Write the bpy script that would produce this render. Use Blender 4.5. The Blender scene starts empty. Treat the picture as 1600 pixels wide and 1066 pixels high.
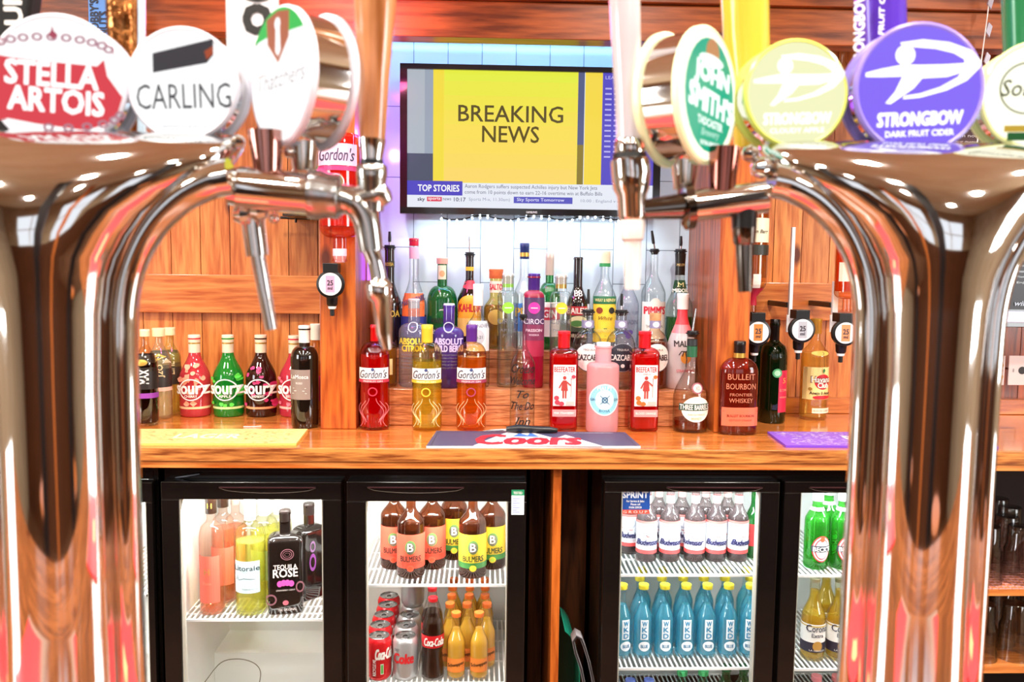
import bpy, bmesh, math, random
from mathutils import Vector, Matrix, geometry
random.seed(7)
S = bpy.context.scene
COL = S.collection
PI = math.pi
# ------------------------------------------------------------------ camera
F = 1300.0
YAW, PITCH, ROLL = math.radians(2.0), math.radians(5.0), math.radians(0.7)
CAMP = Vector((0, 0, 1.39))
CM = Matrix.Translation(CAMP) @ Matrix.Rotation(-YAW, 4, 'Z') @ Matrix.Rotation(PI/2-PITCH, 4, 'X') @ Matrix.Rotation(ROLL, 4, 'Z')
cd = bpy.data.cameras.new('camera'); cam = bpy.data.objects.new('camera', cd); COL.objects.link(cam)
cam.matrix_world = CM
cd.sensor_width = 36; cd.lens = F/1600*36; cd.clip_start = .02; cd.clip_end = 50
cd.dof.use_dof = True; cd.dof.focus_distance = 2.25; cd.dof.aperture_fstop = 7.5
S.camera = cam
# ------------------------------------------------------------------ world, exposure
S.view_settings.view_transform = 'Standard'; S.view_settings.look = 'None'
S.view_settings.gamma = 1.0; S.view_settings.exposure = 0.0; S.view_settings.use_curve_mapping = False
wd = bpy.data.worlds.new('world'); S.world = wd; wd.use_nodes = True
wd.node_tree.nodes['Background'].inputs[0].default_value = (.95, .97, 1, 1)
wd.node_tree.nodes['Background'].inputs[1].default_value = 0.6
S.cycles.transparent_max_bounces = 40; S.cycles.max_bounces = 10; S.cycles.glossy_bounces = 6
S.cycles.diffuse_bounces = 4; S.cycles.sample_clamp_indirect = 6; S.cycles.caustics_reflective = False; S.cycles.caustics_refractive = False
def area(name, loc, target, sx, sy, power, col=(1, 1, 1)):
    l = bpy.data.lights.new(name, 'AREA'); l.shape = 'RECTANGLE'; l.size = sx; l.size_y = sy; l.energy = power; l.color = col
    o = bpy.data.objects.new(name, l); COL.objects.link(o); o.location = loc
    o.rotation_euler = (Vector(target)-Vector(loc)).to_track_quat('-Z', 'Y').to_euler(); return o
def point(name, loc, power, col, r=.02):
    l = bpy.data.lights.new(name, 'POINT'); l.energy = power; l.color = col; l.shadow_soft_size = r
    o = bpy.data.objects.new(name, l); COL.objects.link(o); o.location = loc; return o
# added side fill lamps where no window stands, then the ceiling downlight spots
area('window_daylight_left', (-3.1, .3, 1.6), (0, 2.3, 1.1), 1.6, 1.2, 70, (.95, .98, 1))
area('window_daylight_right', (3.1, .3, 1.6), (0, 2.3, 1.1), 1.6, 1.2, 70, (.95, .98, 1))
LAMPS = [(x, y) for y in (1.25, .35, -.6, -1.6) for x in (-1.5, -.5, .5, 1.5)]
for _x, _y in LAMPS:
    _l = bpy.data.lights.new('downlight_bulb', 'SPOT'); _l.energy = 62 if _y > 0 else 50; _l.color = (1, .95, .87); _l.shadow_soft_size = .06; _l.spot_size = 2.6; _l.spot_blend = .6
    _o = bpy.data.objects.new('downlight_bulb', _l); COL.objects.link(_o); _o.location = (_x, _y, 2.5)

# ------------------------------------------------------------------ projection helpers
def ray(px, py):
    d = CM.to_3x3() @ Vector(((px-800)/F, (533-py)/F, -1)); return d
def W(px, py, Y):
    d = ray(px, py); return CAMP + d*(Y/d.y)
def G(px, py, z):
    d = ray(px, py); return CAMP + d*((z-CAMP.z)/d.z)
FWD = CM.to_3x3() @ Vector((0, 0, -1))
def sc(P): return (P-CAMP).dot(FWD)/F
# ------------------------------------------------------------------ materials
def lin(c): return c/12.92 if c <= .04045 else ((c+.055)/1.055)**2.4
def hx(h):
    h = h.lstrip('#')
    if len(h) == 3: h = ''.join(k*2 for k in h)
    return tuple(lin(int(h[i:i+2], 16)/255) for i in (0, 2, 4))+(1,)
MC = {}
def newmat(n):
    m = bpy.data.materials.new(n); m.use_nodes = True; return m, m.node_tree.nodes, m.node_tree.links
def PM(col, rough=.5, metal=0, emit=0, coat=0, spec=.5, ecol=None):
    k = ('p', col, rough, metal, emit, coat, spec, ecol)
    if k in MC: return MC[k]
    m, n, l = newmat('surface_'+str(len(MC))); b = n['Principled BSDF']
    b.inputs['Base Color'].default_value = hx(col); b.inputs['Roughness'].default_value = rough
    b.inputs['Metallic'].default_value = metal; b.inputs['Coat Weight'].default_value = coat; b.inputs['Coat Roughness'].default_value = .05
    b.inputs['Specular IOR Level'].default_value = spec
    if emit:
        b.inputs['Emission Color'].default_value = hx(ecol or col); b.inputs['Emission Strength'].default_value = emit
    MC[k] = m; return m
def paper(c): return PM(c, .45)
def EM(c, e): return PM('#050505', .3, 0, e, 0, .3, c)
def glass(c='#ffffff', edge='#8a9499', dens=0.0, rough=.02, spec=1.0):
    k = ('g', c, edge, dens, rough, spec)
    if k in MC: return MC[k]
    m, n, l = newmat('glass_'+str(len(MC))); n.remove(n['Principled BSDF']); out = n['Material Output']
    lw = n.new('ShaderNodeLayerWeight'); lw.inputs[0].default_value = .5
    pw = n.new('ShaderNodeMath'); pw.operation = 'POWER'; pw.inputs[1].default_value = 2.2; l.new(lw.outputs['Facing'], pw.inputs[0])
    mx = n.new('ShaderNodeMix'); mx.data_type = 'RGBA'; l.new(pw.outputs[0], mx.inputs[0])
    q4 = lambda h_: tuple(v**.55 for v in hx(h_)[:3])+(1,); mx.inputs[6].default_value = q4(c); mx.inputs[7].default_value = q4(edge)
    tr = n.new('ShaderNodeBsdfTransparent'); l.new(mx.outputs[2], tr.inputs[0])
    body = tr.outputs[0]
    if dens:
        df = n.new('ShaderNodeBsdfDiffuse'); tl = n.new('ShaderNodeBsdfTranslucent'); a = n.new('ShaderNodeMixShader'); a.inputs[0].default_value = .5
        df.inputs[0].default_value = hx(c); tl.inputs[0].default_value = hx(c)
        l.new(df.outputs[0], a.inputs[1]); l.new(tl.outputs[0], a.inputs[2])
        b = n.new('ShaderNodeMixShader'); b.inputs[0].default_value = dens; l.new(tr.outputs[0], b.inputs[1]); l.new(a.outputs[0], b.inputs[2]); body = b.outputs[0]
    gl = n.new('ShaderNodeBsdfGlossy'); gl.inputs['Roughness'].default_value = rough
    p5 = n.new('ShaderNodeMath'); p5.operation = 'POWER'; p5.inputs[1].default_value = 4.5; l.new(lw.outputs['Facing'], p5.inputs[0])
    ml = n.new('ShaderNodeMath'); ml.operation = 'MULTIPLY_ADD'; ml.inputs[1].default_value = .9*spec; ml.inputs[2].default_value = .07*spec; l.new(p5.outputs[0], ml.inputs[0])
    f = n.new('ShaderNodeMixShader'); l.new(ml.outputs[0], f.inputs[0]); l.new(body, f.inputs[1]); l.new(gl.outputs[0], f.inputs[2])
    l.new(f.outputs[0], out.inputs[0]); MC[k] = m; return m
def wood(name, c1, c2, axis='x', rough=.35, scale=1.0, coat=.3, island=.0, knots=True):
    k = ('w', name)
    if k in MC: return MC[k]
    m, n, l = newmat(name); b = n['Principled BSDF']; b.inputs['Roughness'].default_value = rough; b.inputs['Coat Weight'].default_value = coat; b.inputs['Coat Roughness'].default_value = .15
    tc = n.new('ShaderNodeTexCoord'); geo = n.new('ShaderNodeNewGeometry')
    add = n.new('ShaderNodeVectorMath'); add.operation = 'ADD'; l.new(tc.outputs['Object'], add.inputs[0])
    ms = n.new('ShaderNodeVectorMath'); ms.operation = 'SCALE'; ms.inputs[0].default_value = (3.1, 2.3, 4.7); l.new(geo.outputs['Random Per Island'], ms.inputs['Scale']); l.new(ms.outputs[0], add.inputs[1])
    mp = n.new('ShaderNodeMapping'); l.new(add.outputs[0], mp.inputs[0])
    ai = 'xyz'.index(axis); sv = [scale]*3; sv[ai] = scale*.09; mp.inputs['Scale'].default_value = sv
    n1 = n.new('ShaderNodeTexNoise'); n1.inputs['Scale'].default_value = 9; n1.inputs['Detail'].default_value = 3; n1.inputs['Distortion'].default_value = .4; l.new(mp.outputs[0], n1.inputs[0])
    # rings: sine of noise gives cathedral figure
    mu = n.new('ShaderNodeMath'); mu.operation = 'MULTIPLY'; mu.inputs[1].default_value = 42; l.new(n1.outputs[0], mu.inputs[0])
    si = n.new('ShaderNodeMath'); si.operation = 'SINE'; l.new(mu.outputs[0], si.inputs[0])
    n2 = n.new('ShaderNodeTexNoise'); n2.inputs['Scale'].default_value = 110; n2.inputs['Detail'].default_value = 4; l.new(mp.outputs[0], n2.inputs[0])
    ma = n.new('ShaderNodeMath'); ma.operation = 'MULTIPLY_ADD'; ma.inputs[1].default_value = .12; l.new(si.outputs[0], ma.inputs[0]); l.new(n2.outputs[0], ma.inputs[2])
    cr = n.new('ShaderNodeValToRGB'); cr.color_ramp.elements[0].position = .25; cr.color_ramp.elements[0].color = hx(c2); cr.color_ramp.elements[1].position = .68; cr.color_ramp.elements[1].color = hx(c1)
    l.new(ma.outputs[0], cr.inputs[0]); col = cr.outputs[0]
    if knots:
        mp2 = n.new('ShaderNodeMapping'); s2 = [5.0*scale]*3; s2[ai] = 2.4*scale; mp2.inputs['Scale'].default_value = s2; l.new(add.outputs[0], mp2.inputs[0])
        vo = n.new('ShaderNodeTexVoronoi'); vo.inputs['Scale'].default_value = 1.0; l.new(mp2.outputs[0], vo.inputs[0])
        kr = n.new('ShaderNodeValToRGB'); kr.color_ramp.elements[0].position = .045; kr.color_ramp.elements[0].color = (1, 1, 1, 1); kr.color_ramp.elements[1].position = .1; kr.color_ramp.elements[1].color = (0, 0, 0, 1)
        l.new(vo.outputs['Distance'], kr.inputs[0])
        mk = n.new('ShaderNodeMix'); mk.data_type = 'RGBA'; l.new(kr.outputs[0], mk.inputs[0]); l.new(col, mk.inputs[6]); mk.inputs[7].default_value = hx('#5a2208'); col = mk.outputs[2]
    if island:
        hs = n.new('ShaderNodeHueSaturation'); mr = n.new('ShaderNodeMapRange'); mr.inputs['To Min'].default_value = 1-island; mr.inputs['To Max'].default_value = 1+island
        l.new(geo.outputs['Random Per Island'], mr.inputs[0]); l.new(mr.outputs[0], hs.inputs['Value']); l.new(col, hs.inputs['Color']); col = hs.outputs[0]
    l.new(col, b.inputs['Base Color'])
    bp = n.new('ShaderNodeBump'); bp.inputs['Strength'].default_value = .15; bp.inputs['Distance'].default_value = .002; l.new(ma.outputs[0], bp.inputs['Height']); l.new(bp.outputs[0], b.inputs['Normal'])
    MC[k] = m; return m
def noisy(name, c1, c2, scale=20, rough=.6, bump=.2, metal=0):
    k = ('n', name)
    if k in MC: return MC[k]
    m, n, l = newmat(name); b = n['Principled BSDF']; b.inputs['Roughness'].default_value = rough; b.inputs['Metallic'].default_value = metal
    tc = n.new('ShaderNodeTexCoord'); t = n.new('ShaderNodeTexNoise'); t.inputs['Scale'].default_value = scale; t.inputs['Detail'].default_value = 5; l.new(tc.outputs['Object'], t.inputs[0])
    cr = n.new('ShaderNodeValToRGB'); cr.color_ramp.elements[0].position = .35; cr.color_ramp.elements[0].color = hx(c1); cr.color_ramp.elements[1].position = .65; cr.color_ramp.elements[1].color = hx(c2)
    l.new(t.outputs[0], cr.inputs[0]); l.new(cr.outputs[0], b.inputs['Base Color'])
    bp = n.new('ShaderNodeBump'); bp.inputs['Strength'].default_value = bump; bp.inputs['Distance'].default_value = .003; l.new(t.outputs[0], bp.inputs['Height']); l.new(bp.outputs[0], b.inputs['Normal'])
    MC[k] = m; return m
def tiles():
    m, n, l = newmat('vertical_glazed_tile'); b = n['Principled BSDF']; b.inputs['Roughness'].default_value = .12
    tc = n.new('ShaderNodeTexCoord'); sx = n.new('ShaderNodeSeparateXYZ'); cx = n.new('ShaderNodeCombineXYZ'); l.new(tc.outputs['Object'], sx.inputs[0])
    ax = n.new('ShaderNodeMath'); ax.inputs[1].default_value = .0105; l.new(sx.outputs[0], ax.inputs[0])
    az = n.new('ShaderNodeMath'); az.inputs[1].default_value = .02; l.new(sx.outputs[2], az.inputs[0])
    l.new(az.outputs[0], cx.inputs[0]); l.new(ax.outputs[0], cx.inputs[1])
    br = n.new('ShaderNodeTexBrick'); l.new(cx.outputs[0], br.inputs[0]); br.offset = .5
    br.inputs['Scale'].default_value = 1; br.inputs['Brick Width'].default_value = .21; br.inputs['Row Height'].default_value = .102; br.inputs['Mortar Size'].default_value = .0013; br.inputs['Mortar Smooth'].default_value = .2
    br.inputs['Color1'].default_value = hx('#cddde8'); br.inputs['Color2'].default_value = hx('#c4d6e4'); br.inputs['Mortar'].default_value = hx('#6f7f8c')
    l.new(br.outputs[0], b.inputs['Base Color'])
    bp = n.new('ShaderNodeBump'); bp.inputs['Strength'].default_value = .6; bp.inputs['Distance'].default_value = .003; bp.invert = True; l.new(br.outputs[1], bp.inputs['Height']); l.new(bp.outputs[0], b.inputs['Normal'])
    return m
CHROME = PM('#e3e1de', .05, 1); STEEL = PM('#b9babb', .22, 1); DCHROME = PM('#77706a', .1, 1)
BLACK = PM('#0c0b0b', .35); BGLOSS = PM('#120f0e', .16, 0, 0, .6); WHITE = PM('#f2f2ee', .4); WIRE = PM('#f4f6f6', .3)
LINER = PM('#dfe1de', .45)
PINE = wood('pine_horizontal', '#e08a45', '#b0561c', 'x', island=.12)
PINEV = wood('pine_vertical', '#e2904a', '#b35c22', 'z', island=.16)
BEAMW = wood('beam_timber', '#b9602a', '#652809', 'x', scale=.7, island=.08)
POSTW = wood('post_timber', '#cc6a26', '#933d0e', 'z', island=.05)
TOPW = wood('worktop_timber', '#df8a42', '#b55f24', 'x', rough=.16, coat=.7, scale=.8)
EDGEW = wood('worktop_edge_timber', '#d98a44', '#7a3a14', 'x', scale=1.5)
RISEW = wood('riser_timber', '#dd9462', '#a0562a', 'x', scale=3, knots=False)
DARKW = wood('dark_cabinet_timber', '#6b3b1c', '#3a1c0b', 'z', rough=.5, coat=0)
# ------------------------------------------------------------------ mesh builder
_tc = {}
def glyphs(s, bold=0, shear=0):
    k = (s, bold, shear)
    if k not in _tc:
        cu = bpy.data.curves.new('t', 'FONT'); cu.body = s; cu.resolution_u = 2; cu.offset = bold; cu.shear = shear; cu.fill_mode = 'FRONT'
        ob = bpy.data.objects.new('t', cu); me = bpy.data.meshes.new_from_object(ob)
        vs = [(v.co.x, v.co.y) for v in me.vertices]; fs = [tuple(p.vertices) for p in me.polygons]
        bpy.data.objects.remove(ob); bpy.data.curves.remove(cu); bpy.data.meshes.remove(me)
        x0 = min(v[0] for v in vs); x1 = max(v[0] for v in vs); y0 = min(v[1] for v in vs); y1 = max(v[1] for v in vs)
        _tc[k] = ([((x-x0)/(x1-x0)-.5, (y-y0)/(y1-y0)-.5) for x, y in vs], fs)
    return _tc[k]
class MB:
    def __init__(s): s.v = []; s.f = []; s.mi = []; s.sm = []; s.mats = []
    def m(s, mat):
        if mat not in s.mats: s.mats.append(mat)
        return s.mats.index(mat)
    def add(s, vs, fs, mat, smooth=False, M=None):
        o = len(s.v); s.v += [tuple(M @ Vector(p)) if M else tuple(p) for p in vs]; k = s.m(mat)
        for f in fs: s.f.append(tuple(i+o for i in f)); s.mi.append(k); s.sm.append(smooth)
        return s
    def box(s, x0, x1, y0, y1, z0, z1, mat, M=None):
        vs = [(x, y, z) for x in (x0, x1) for y in (y0, y1) for z in (z0, z1)]
        return s.add(vs, [(0, 1, 3, 2), (4, 6, 7, 5), (0, 4, 5, 1), (2, 3, 7, 6), (0, 2, 6, 4), (1, 5, 7, 3)], mat, False, M)
    def lathe(s, prof, mat, seg=32, sx=1, sy=1, p=2, M=None, smooth=True, a0=0, a1=2*PI):
        full = abs(a1-a0-2*PI) < 1e-6; n = seg if full else seg+1; vs = []
        for r, z in prof:
            for i in range(n):
                a = a0+(a1-a0)*i/seg; c, d = math.cos(a), math.sin(a)
                if p != 2: c = math.copysign(abs(c)**(2/p), c); d = math.copysign(abs(d)**(2/p), d)
                vs.append((r*sx*c, r*sy*d, z))
        fs = []
        for j in range(len(prof)-1):
            for i in range(seg):
                k = (i+1) % n if full else i+1
                fs.append((j*n+i, j*n+k, (j+1)*n+k, (j+1)*n+i))
        return s.add(vs, fs, mat, smooth, M)
    def tube(s, pts, rad, mat, seg=12, caps=True):
        pts = [Vector(p) for p in pts]; rad = rad if isinstance(rad, (list, tuple)) else [rad]*len(pts); vs = []; up = None
        for i, p in enumerate(pts):
            t = (pts[min(i+1, len(pts)-1)]-pts[max(i-1, 0)]).normalized()
            if up is None: up = t.orthogonal().normalized()
            up = (up-t*up.dot(t)).normalized(); b = t.cross(up)
            for k in range(seg):
                a = 2*PI*k/seg; vs.append(tuple(p+(up*math.cos(a)+b*math.sin(a))*rad[i]))
        fs = [(j*seg+k, j*seg+(k+1) % seg, (j+1)*seg+(k+1) % seg, (j+1)*seg+k) for j in range(len(pts)-1) for k in range(seg)]
        if caps: fs += [tuple(range(seg))[::-1], tuple((len(pts)-1)*seg+k for k in range(seg))]
        return s.add(vs, fs, mat, True)
    def prism(s, poly, y0, y1, mat, M=None):
        n = len(poly); vs = [(x, y0, z) for x, z in poly]+[(x, y1, z) for x, z in poly]
        fs = [(i, (i+1) % n, n+(i+1) % n, n+i) for i in range(n)]
        tr = geometry.tessellate_polygon([[Vector((x, z, 0)) for x, z in poly]])
        fs += [tuple(t) for t in tr]+[tuple(n+k for k in t[::-1]) for t in tr]
        return s.add(vs, fs, mat, False, M)
    def build(s, name, parent=None, bev=0, loc=None):
        me = bpy.data.meshes.new(name); me.from_pydata(s.v, [], s.f)
        for mt in s.mats: me.materials.append(mt)
        me.polygons.foreach_set('material_index', s.mi); me.polygons.foreach_set('use_smooth', s.sm); me.update()
        bm = bmesh.new(); bm.from_mesh(me); bmesh.ops.recalc_face_normals(bm, faces=bm.faces)
        if any(s.sm):
            for e in bm.edges:
                if len(e.link_faces) == 2 and e.calc_face_angle(0) > .7: e.smooth = False
        bm.to_mesh(me); bm.free()
        o = bpy.data.objects.new(name, me); COL.objects.link(o)
        if parent: o.parent = parent
        if loc: o.location = loc
        if bev:
            b = o.modifiers.new('bevel', 'BEVEL'); b.width = bev; b.segments = 2; b.limit_method = 'ANGLE'
        return o
class Art:
    """flat decoration laid on a mapped surface; units are multiplied by s"""
    def __init__(s, mb, fn, sc=1): s.mb = mb; s.fn = fn; s.s = sc; s.l = 1
    def _put(s, vs, fs, mat): s.mb.add([s.fn(x*s.s, z*s.s, s.l) for x, z in vs], fs, mat); s.l += 1
    def rect(s, x0, x1, z0, z1, mat, n=10):
        vs = []
        for i in range(n+1):
            x = x0+(x1-x0)*i/n
            for j in range(5): vs.append((x, z0+(z1-z0)*j/4))
        s._put(vs, [(i*5+j, (i+1)*5+j, (i+1)*5+j+1, i*5+j+1) for i in range(n) for j in range(4)], mat)
    def disc(s, cx, cz, rx, rz, mat, ri=0, a0=0, a1=2*PI):
        vs = []; n = 28; R = 4
        for j in range(R+1):
            q = ri+(1-ri)*j/R
            for i in range(n+1): a = a0+(a1-a0)*i/n; vs.append((cx+rx*q*math.cos(a), cz+rz*q*math.sin(a)))
        s._put(vs, [(j*(n+1)+i, j*(n+1)+i+1, (j+1)*(n+1)+i+1, (j+1)*(n+1)+i) for j in range(R) for i in range(n)], mat)
    def poly(s, pts, mat):
        tr = geometry.tessellate_polygon([[Vector((x, z, 0)) for x, z in pts]]); s._put(pts, [tuple(t) for t in tr], mat)
    def line(s, pts, w, mat):
        vs = []; fs = []
        for i, (x, z) in enumerate(pts):
            a = pts[max(i-1, 0)]; b = pts[min(i+1, len(pts)-1)]; d = Vector((b[0]-a[0], b[1]-a[1])); d.normalize()
            vs += [(x-d.y*w/2, z+d.x*w/2), (x+d.y*w/2, z-d.x*w/2)]
            if i: fs.append((2*i-2, 2*i-1, 2*i+1, 2*i))
        s._put(vs, fs, mat)
    def text(s, t, cx, cz, w, h, mat, bold=0.0, shear=0, rot=0):
        vs, fs = glyphs(t, 0, shear); c, d = math.cos(rot), math.sin(rot); b = bold*h*.85; l0 = s.l
        for i, (ox, oz) in enumerate([(0, 0)] if b <= 0 else [(0, 0), (-b, -b), (b, -b), (b, b), (-b, b), (-b, 0), (b, 0)]):
            s._put([(cx+ox+x*w*c-z*h*d, cz+oz+x*w*d+z*h*c) for x, z in vs], fs, mat); s.l = l0+.2*(i+1)
        s.l = l0+1.4
def cr(pts, n=6):
    P = [Vector(p) for p in pts]; P = [P[0]*2-P[1]]+P+[P[-1]*2-P[-2]]; o = []
    for i in range(1, len(P)-2):
        for k in range(n):
            t = k/n; o.append(.5*((2*P[i])+(-P[i-1]+P[i+1])*t+(2*P[i-1]-5*P[i]+4*P[i+1]-P[i+2])*t*t+(-P[i-1]+3*P[i]-3*P[i+1]+P[i+2])*t**3))
    return o+[P[-2]]
def thing(name, label, cat, loc, group=None, rz=0):
    o = bpy.data.objects.new(name, None); o.empty_display_size = .05; COL.objects.link(o); o.location = loc; o.rotation_euler = (0, 0, rz)
    return tag(o, label, cat, group)
def tag(o, label, cat, group=None):
    o['label'] = label; o['category'] = cat
    if group: o['group'] = group
    return o
def struct(o): o['kind'] = 'structure'; return o
flat = lambda y0, st=.0004: (lambda x, z, l: (x, y0-l*st, z))

# ================================================================== SETTING
ZC = .95; YF = 2.0; YW = 2.56       # worktop height, front edge, wall face
XL, XR = -2.0, 2.35
m = MB(); m.box(-3.2, 3.2, -3.2, 2.9, -.05, 0, noisy('floor_board', '#5a3a26', '#7a5238', 6, .4)); struct(m.build('floor'))
m = MB(); m.box(-3.2, 3.2, -3.2, 2.9, 2.55, 2.6, noisy('ceiling_plaster', '#d4b48a', '#e0c49a', 3, .8, .05)); struct(m.build('ceiling'))
XTL = W(592, 200, YW).x; XTR = W(1082, 200, YW).x
XPL0, XPL1 = W(500.5, 600, 2.24).x, W(556, 600, 2.24).x
XPR0, XPR1 = W(1121, 500, 2.22).x, W(1172, 500, 2.22).x
# back wall : planks / tiles / planks
def planks(name, xa, xb, z0, z1, mat, w=.088):
    m = MB(); x = xa
    while x < xb-1e-4:
        x2 = min(x+w, xb); m.box(x+.0012, x2-.0012, YW, YW+.02, z0, z1, mat); x = x2
    m.box(xa, xb, YW+.008, YW+.06, z0, z1, PM('#3a1606', .8)); return struct(m.build(name))
planks('wall_back_left', XL, XTL-.0, ZC-.05, 2.55, PINEV)
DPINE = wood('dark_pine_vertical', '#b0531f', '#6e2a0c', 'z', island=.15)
XB = W(1500, 500, YW).x
planks('wall_back_right', XTR, XB, ZC-.05, 2.55, PINEV)
planks('wall_back_far_right', XB, XR+.6, ZC-.05, 2.55, DPINE, .1)
m = MB(); m.box(XTL, XTR, YW, YW+.06, ZC-.05, 2.55, tiles()); struct(m.build('wall_back_tiled'))
m = MB(); m.box(XL, XR+.6, YW+.02, YW+.06, 0, ZC-.05, noisy('dark_backing', '#1c100a', '#2a1810', 8)); struct(m.build('wall_back_lower'))
PLAS = noisy('wall_plaster', '#a59074', '#b5a186', 4, .8, .05)
m = MB(); m.box(-3.2, 3.2, -3.25, -3.2, 0, .9, DARKW); m.box(-3.2, 3.2, -3.25, -3.2, 2.2, 2.55, PLAS)
for a, b in ((-3.2, -2.6), (-1.2, -.6), (.6, 1.2), (2.6, 3.2)): m.box(a, b, -3.25, -3.2, .9, 2.2, PLAS)
struct(m.build('wall_front'))
for i, (a, b) in enumerate(((-2.6, -1.2), (-.6, .6), (1.2, 2.6))):
    m = MB(); fm = WHITE
    for x in (a, (a+b)/2-.02, b-.04): m.box(x, x+.04, -3.24, -3.19, .9, 2.2, fm)
    for z in (.9, 1.6, 2.16): m.box(a, b, -3.24, -3.19, z, z+.04, fm)
    m.box(a, b, -3.235, -3.23, .9, 2.2, EM('#eef4ff', 1.3)); struct(m.build('window_%d' % (i+1)))
for nm, x in (('wall_left', -3.25), ('wall_right', 3.2)):
    m = MB(); m.box(x, x+.05, -3.2, 2.62, 0, 2.55, PLAS); struct(m.build(nm))
# header boards across the back bar
zb = W(800, 60, 2.2).z; zt = W(800, 9, 2.2).z
m = MB(); m.box(XL, XR+.5, 2.2, 2.26, zb, zt+.01, BEAMW); m.box(XL, XR+.5, 2.185, 2.27, zt+.012, zt+.16, BEAMW); m.box(XL, XR+.5, 2.26, YW, zt+.06, zt+.1, BEAMW)
m.box(XL, XR+.5, 2.19, 2.27, zt+.162, 2.55, BEAMW); struct(m.build('trim_header', bev=.002))
# rails on the planked bays
zr1, zr0 = W(400, 430, YW).z, W(400, 489, YW).z
m = MB(); m.box(XL, XPL0-.002, YW-.028, YW-.0005, zr0, zr1, PINE); struct(m.build('trim_left_rail', bev=.002))
zr1, zr0 = W(1250, 442, YW).z, W(1250, 500, YW).z
m = MB(); m.box(XPR1+.002, XR+.5, YW-.028, YW-.0005, zr0, zr1, PINE); struct(m.build('trim_right_rail', bev=.002))
zr1 = W(1250, 620, YW).z
m = MB(); m.box(XPR1+.002, XR+.5, YW-.03, YW-.0005, ZC+.0005, zr1, PINE); struct(m.build('trim_right_kick', bev=.002))
# posts
for nm, a, b, y0 in (('trim_left_post', XPL0, XPL1, 2.24), ('trim_right_post', XPR0, XPR1, 2.22)):
    m = MB(); m.box(a, b, y0, y0+.05, ZC+.0005, zb-.001, POSTW)
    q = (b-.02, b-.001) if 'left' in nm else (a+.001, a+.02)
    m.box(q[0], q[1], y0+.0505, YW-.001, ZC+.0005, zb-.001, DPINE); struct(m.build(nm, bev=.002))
# worktop
m = MB(); m.box(XL, XR+.5, YF+.004, YW-.001, ZC-.03, ZC, TOPW); m.box(XL, XR+.5, YF, YF+.03, ZC-.034, ZC-.0003, EDGEW)
m.box(XL, XR+.5, YF+.006, YF+.05, ZC-.052, ZC-.0345, PINE)
tag(m.build('worktop', bev=.0015), 'long orange pine back bar worktop running under the bottles and over the fridges', 'worktop')
# tiers
YT1, YT2 = 2.30, 2.425
zt1 = W(800, 609, YT1).z; zt2 = W(800, 548, YT2).z; zm = W(800, 633, YT1).z
XS0, XS1 = XPL1+.003, XPR0-.003
m = MB(); m.box(XS0, XS1, YT1, YT1+.02, ZC+.0005, zm-.001, RISEW); m.box(XS0, XS1, YT1-.004, YT2+.01, zm, zt1, RISEW)
m.box(XS0, XS1, YT2, YT2+.02, zt1+.0005, zt2-.026, RISEW); m.box(XS0, XS1, YT2-.004, YW-.0015, zt2-.025, zt2, RISEW)
tag(m.build('bottle_riser', bev=.0015), 'two-step pine riser between the posts carrying two rows of spirit bottles', 'shelf')

# ================================================================== TV
YTV = 2.47
a = W(625, 101, YTV); b = W(1030, 338, YTV); x0, x1, z1, z0 = a.x, b.x, W(800, 102, YTV).z, W(800, 336, YTV).z
tv = thing('television', 'wall-mounted black television showing a yellow breaking news slide', 'television', ((x0+x1)/2, YTV, z0))
w, h = x1-x0, z1-z0; u = w/405
m = MB(); t = .006
m.box(-w/2, w/2, .012, .05, 0, h, BGLOSS)
m.box(-w/2, w/2, 0, .014, 0, 10*u, BGLOSS); m.box(-w/2, w/2, 0, .014, h-8*u, h, BGLOSS); m.box(-w/2, -w/2+11*u, 0, .014, 10*u, h-8*u, PM('#2a0812', .12, 0, 0, .8)); m.box(w/2-11*u, w/2, 0, .014, 10*u, h-8*u, BGLOSS)
A = Art(m, flat(-.0005), u); A.text('SAMSUNG', 2, 4.5, 17, 3, paper('#d8d8d8'), .03); m.build('bezel', tv)
m = MB(); A = Art(m, flat(.0108, .00008), u); E = lambda c, e=1.0: EM(c, e)
A.rect(-191.5, 191.5, 10, 226, E('#e8ecf6'))
A.rect(-191.5, -152, 49, 226, E('#9aa6b4')); A.rect(-191.5, -152, 49, 93, E('#4e5468')); A.rect(-191.5, -165, 93, 226, E('#aeb8c0'))
A.rect(-152, -136, 49, 226, E('#f4dd42')); A.rect(-136, 72, 49, 226, E('#f6e24c'))
for i in range(8): A.rect(-135, 71, 50+i*22, 72+i*22, E(['#fbd96a', '#fadb62', '#fadd5c', '#f9df58', '#f6e254', '#f2e64e', '#ecea48', '#e6ee44'][i]))
A.rect(72, 82, 49, 226, E('#5a5f86')); A.rect(72, 82, 49, 110, E('#8f7c34')); A.rect(83, 110, 49, 226, E('#f6d94a')); A.rect(110, 191.5, 49, 226, E('#5a4fc4'))
for i in range(14): A.rect(114, 124, 91+i*8, 93.5+i*8, E('#b9b3f0')); A.rect(128, 170, 91+i*8, 93.5+i*8, E('#b9b3f0'))
A.text('LEAGUE ONE', 140, 213, 52, 5, E('#b9b3f0'), .02)
A.text('BREAKING', -32, 155, 162, 25, E('#5c4f28'), .012); A.text('NEWS', -32, 124, 88, 25, E('#5c4d1c'), .012)
A.rect(-191.5, -106, 29, 51, E('#5148c0')); A.text('TOP STORIES', -143, 40, 64, 10, E('#ffffff'), .03)
A.text('Aaron Rodgers suffers suspected Achilles injury but New York Jets', 1, 43, 207, 7.5, E('#64687e'), .0)
A.text('come from 10 points down to earn 22-16 overtime win at Buffalo Bills', 5, 34, 215, 7.5, E('#64687e'), .0)
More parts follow.
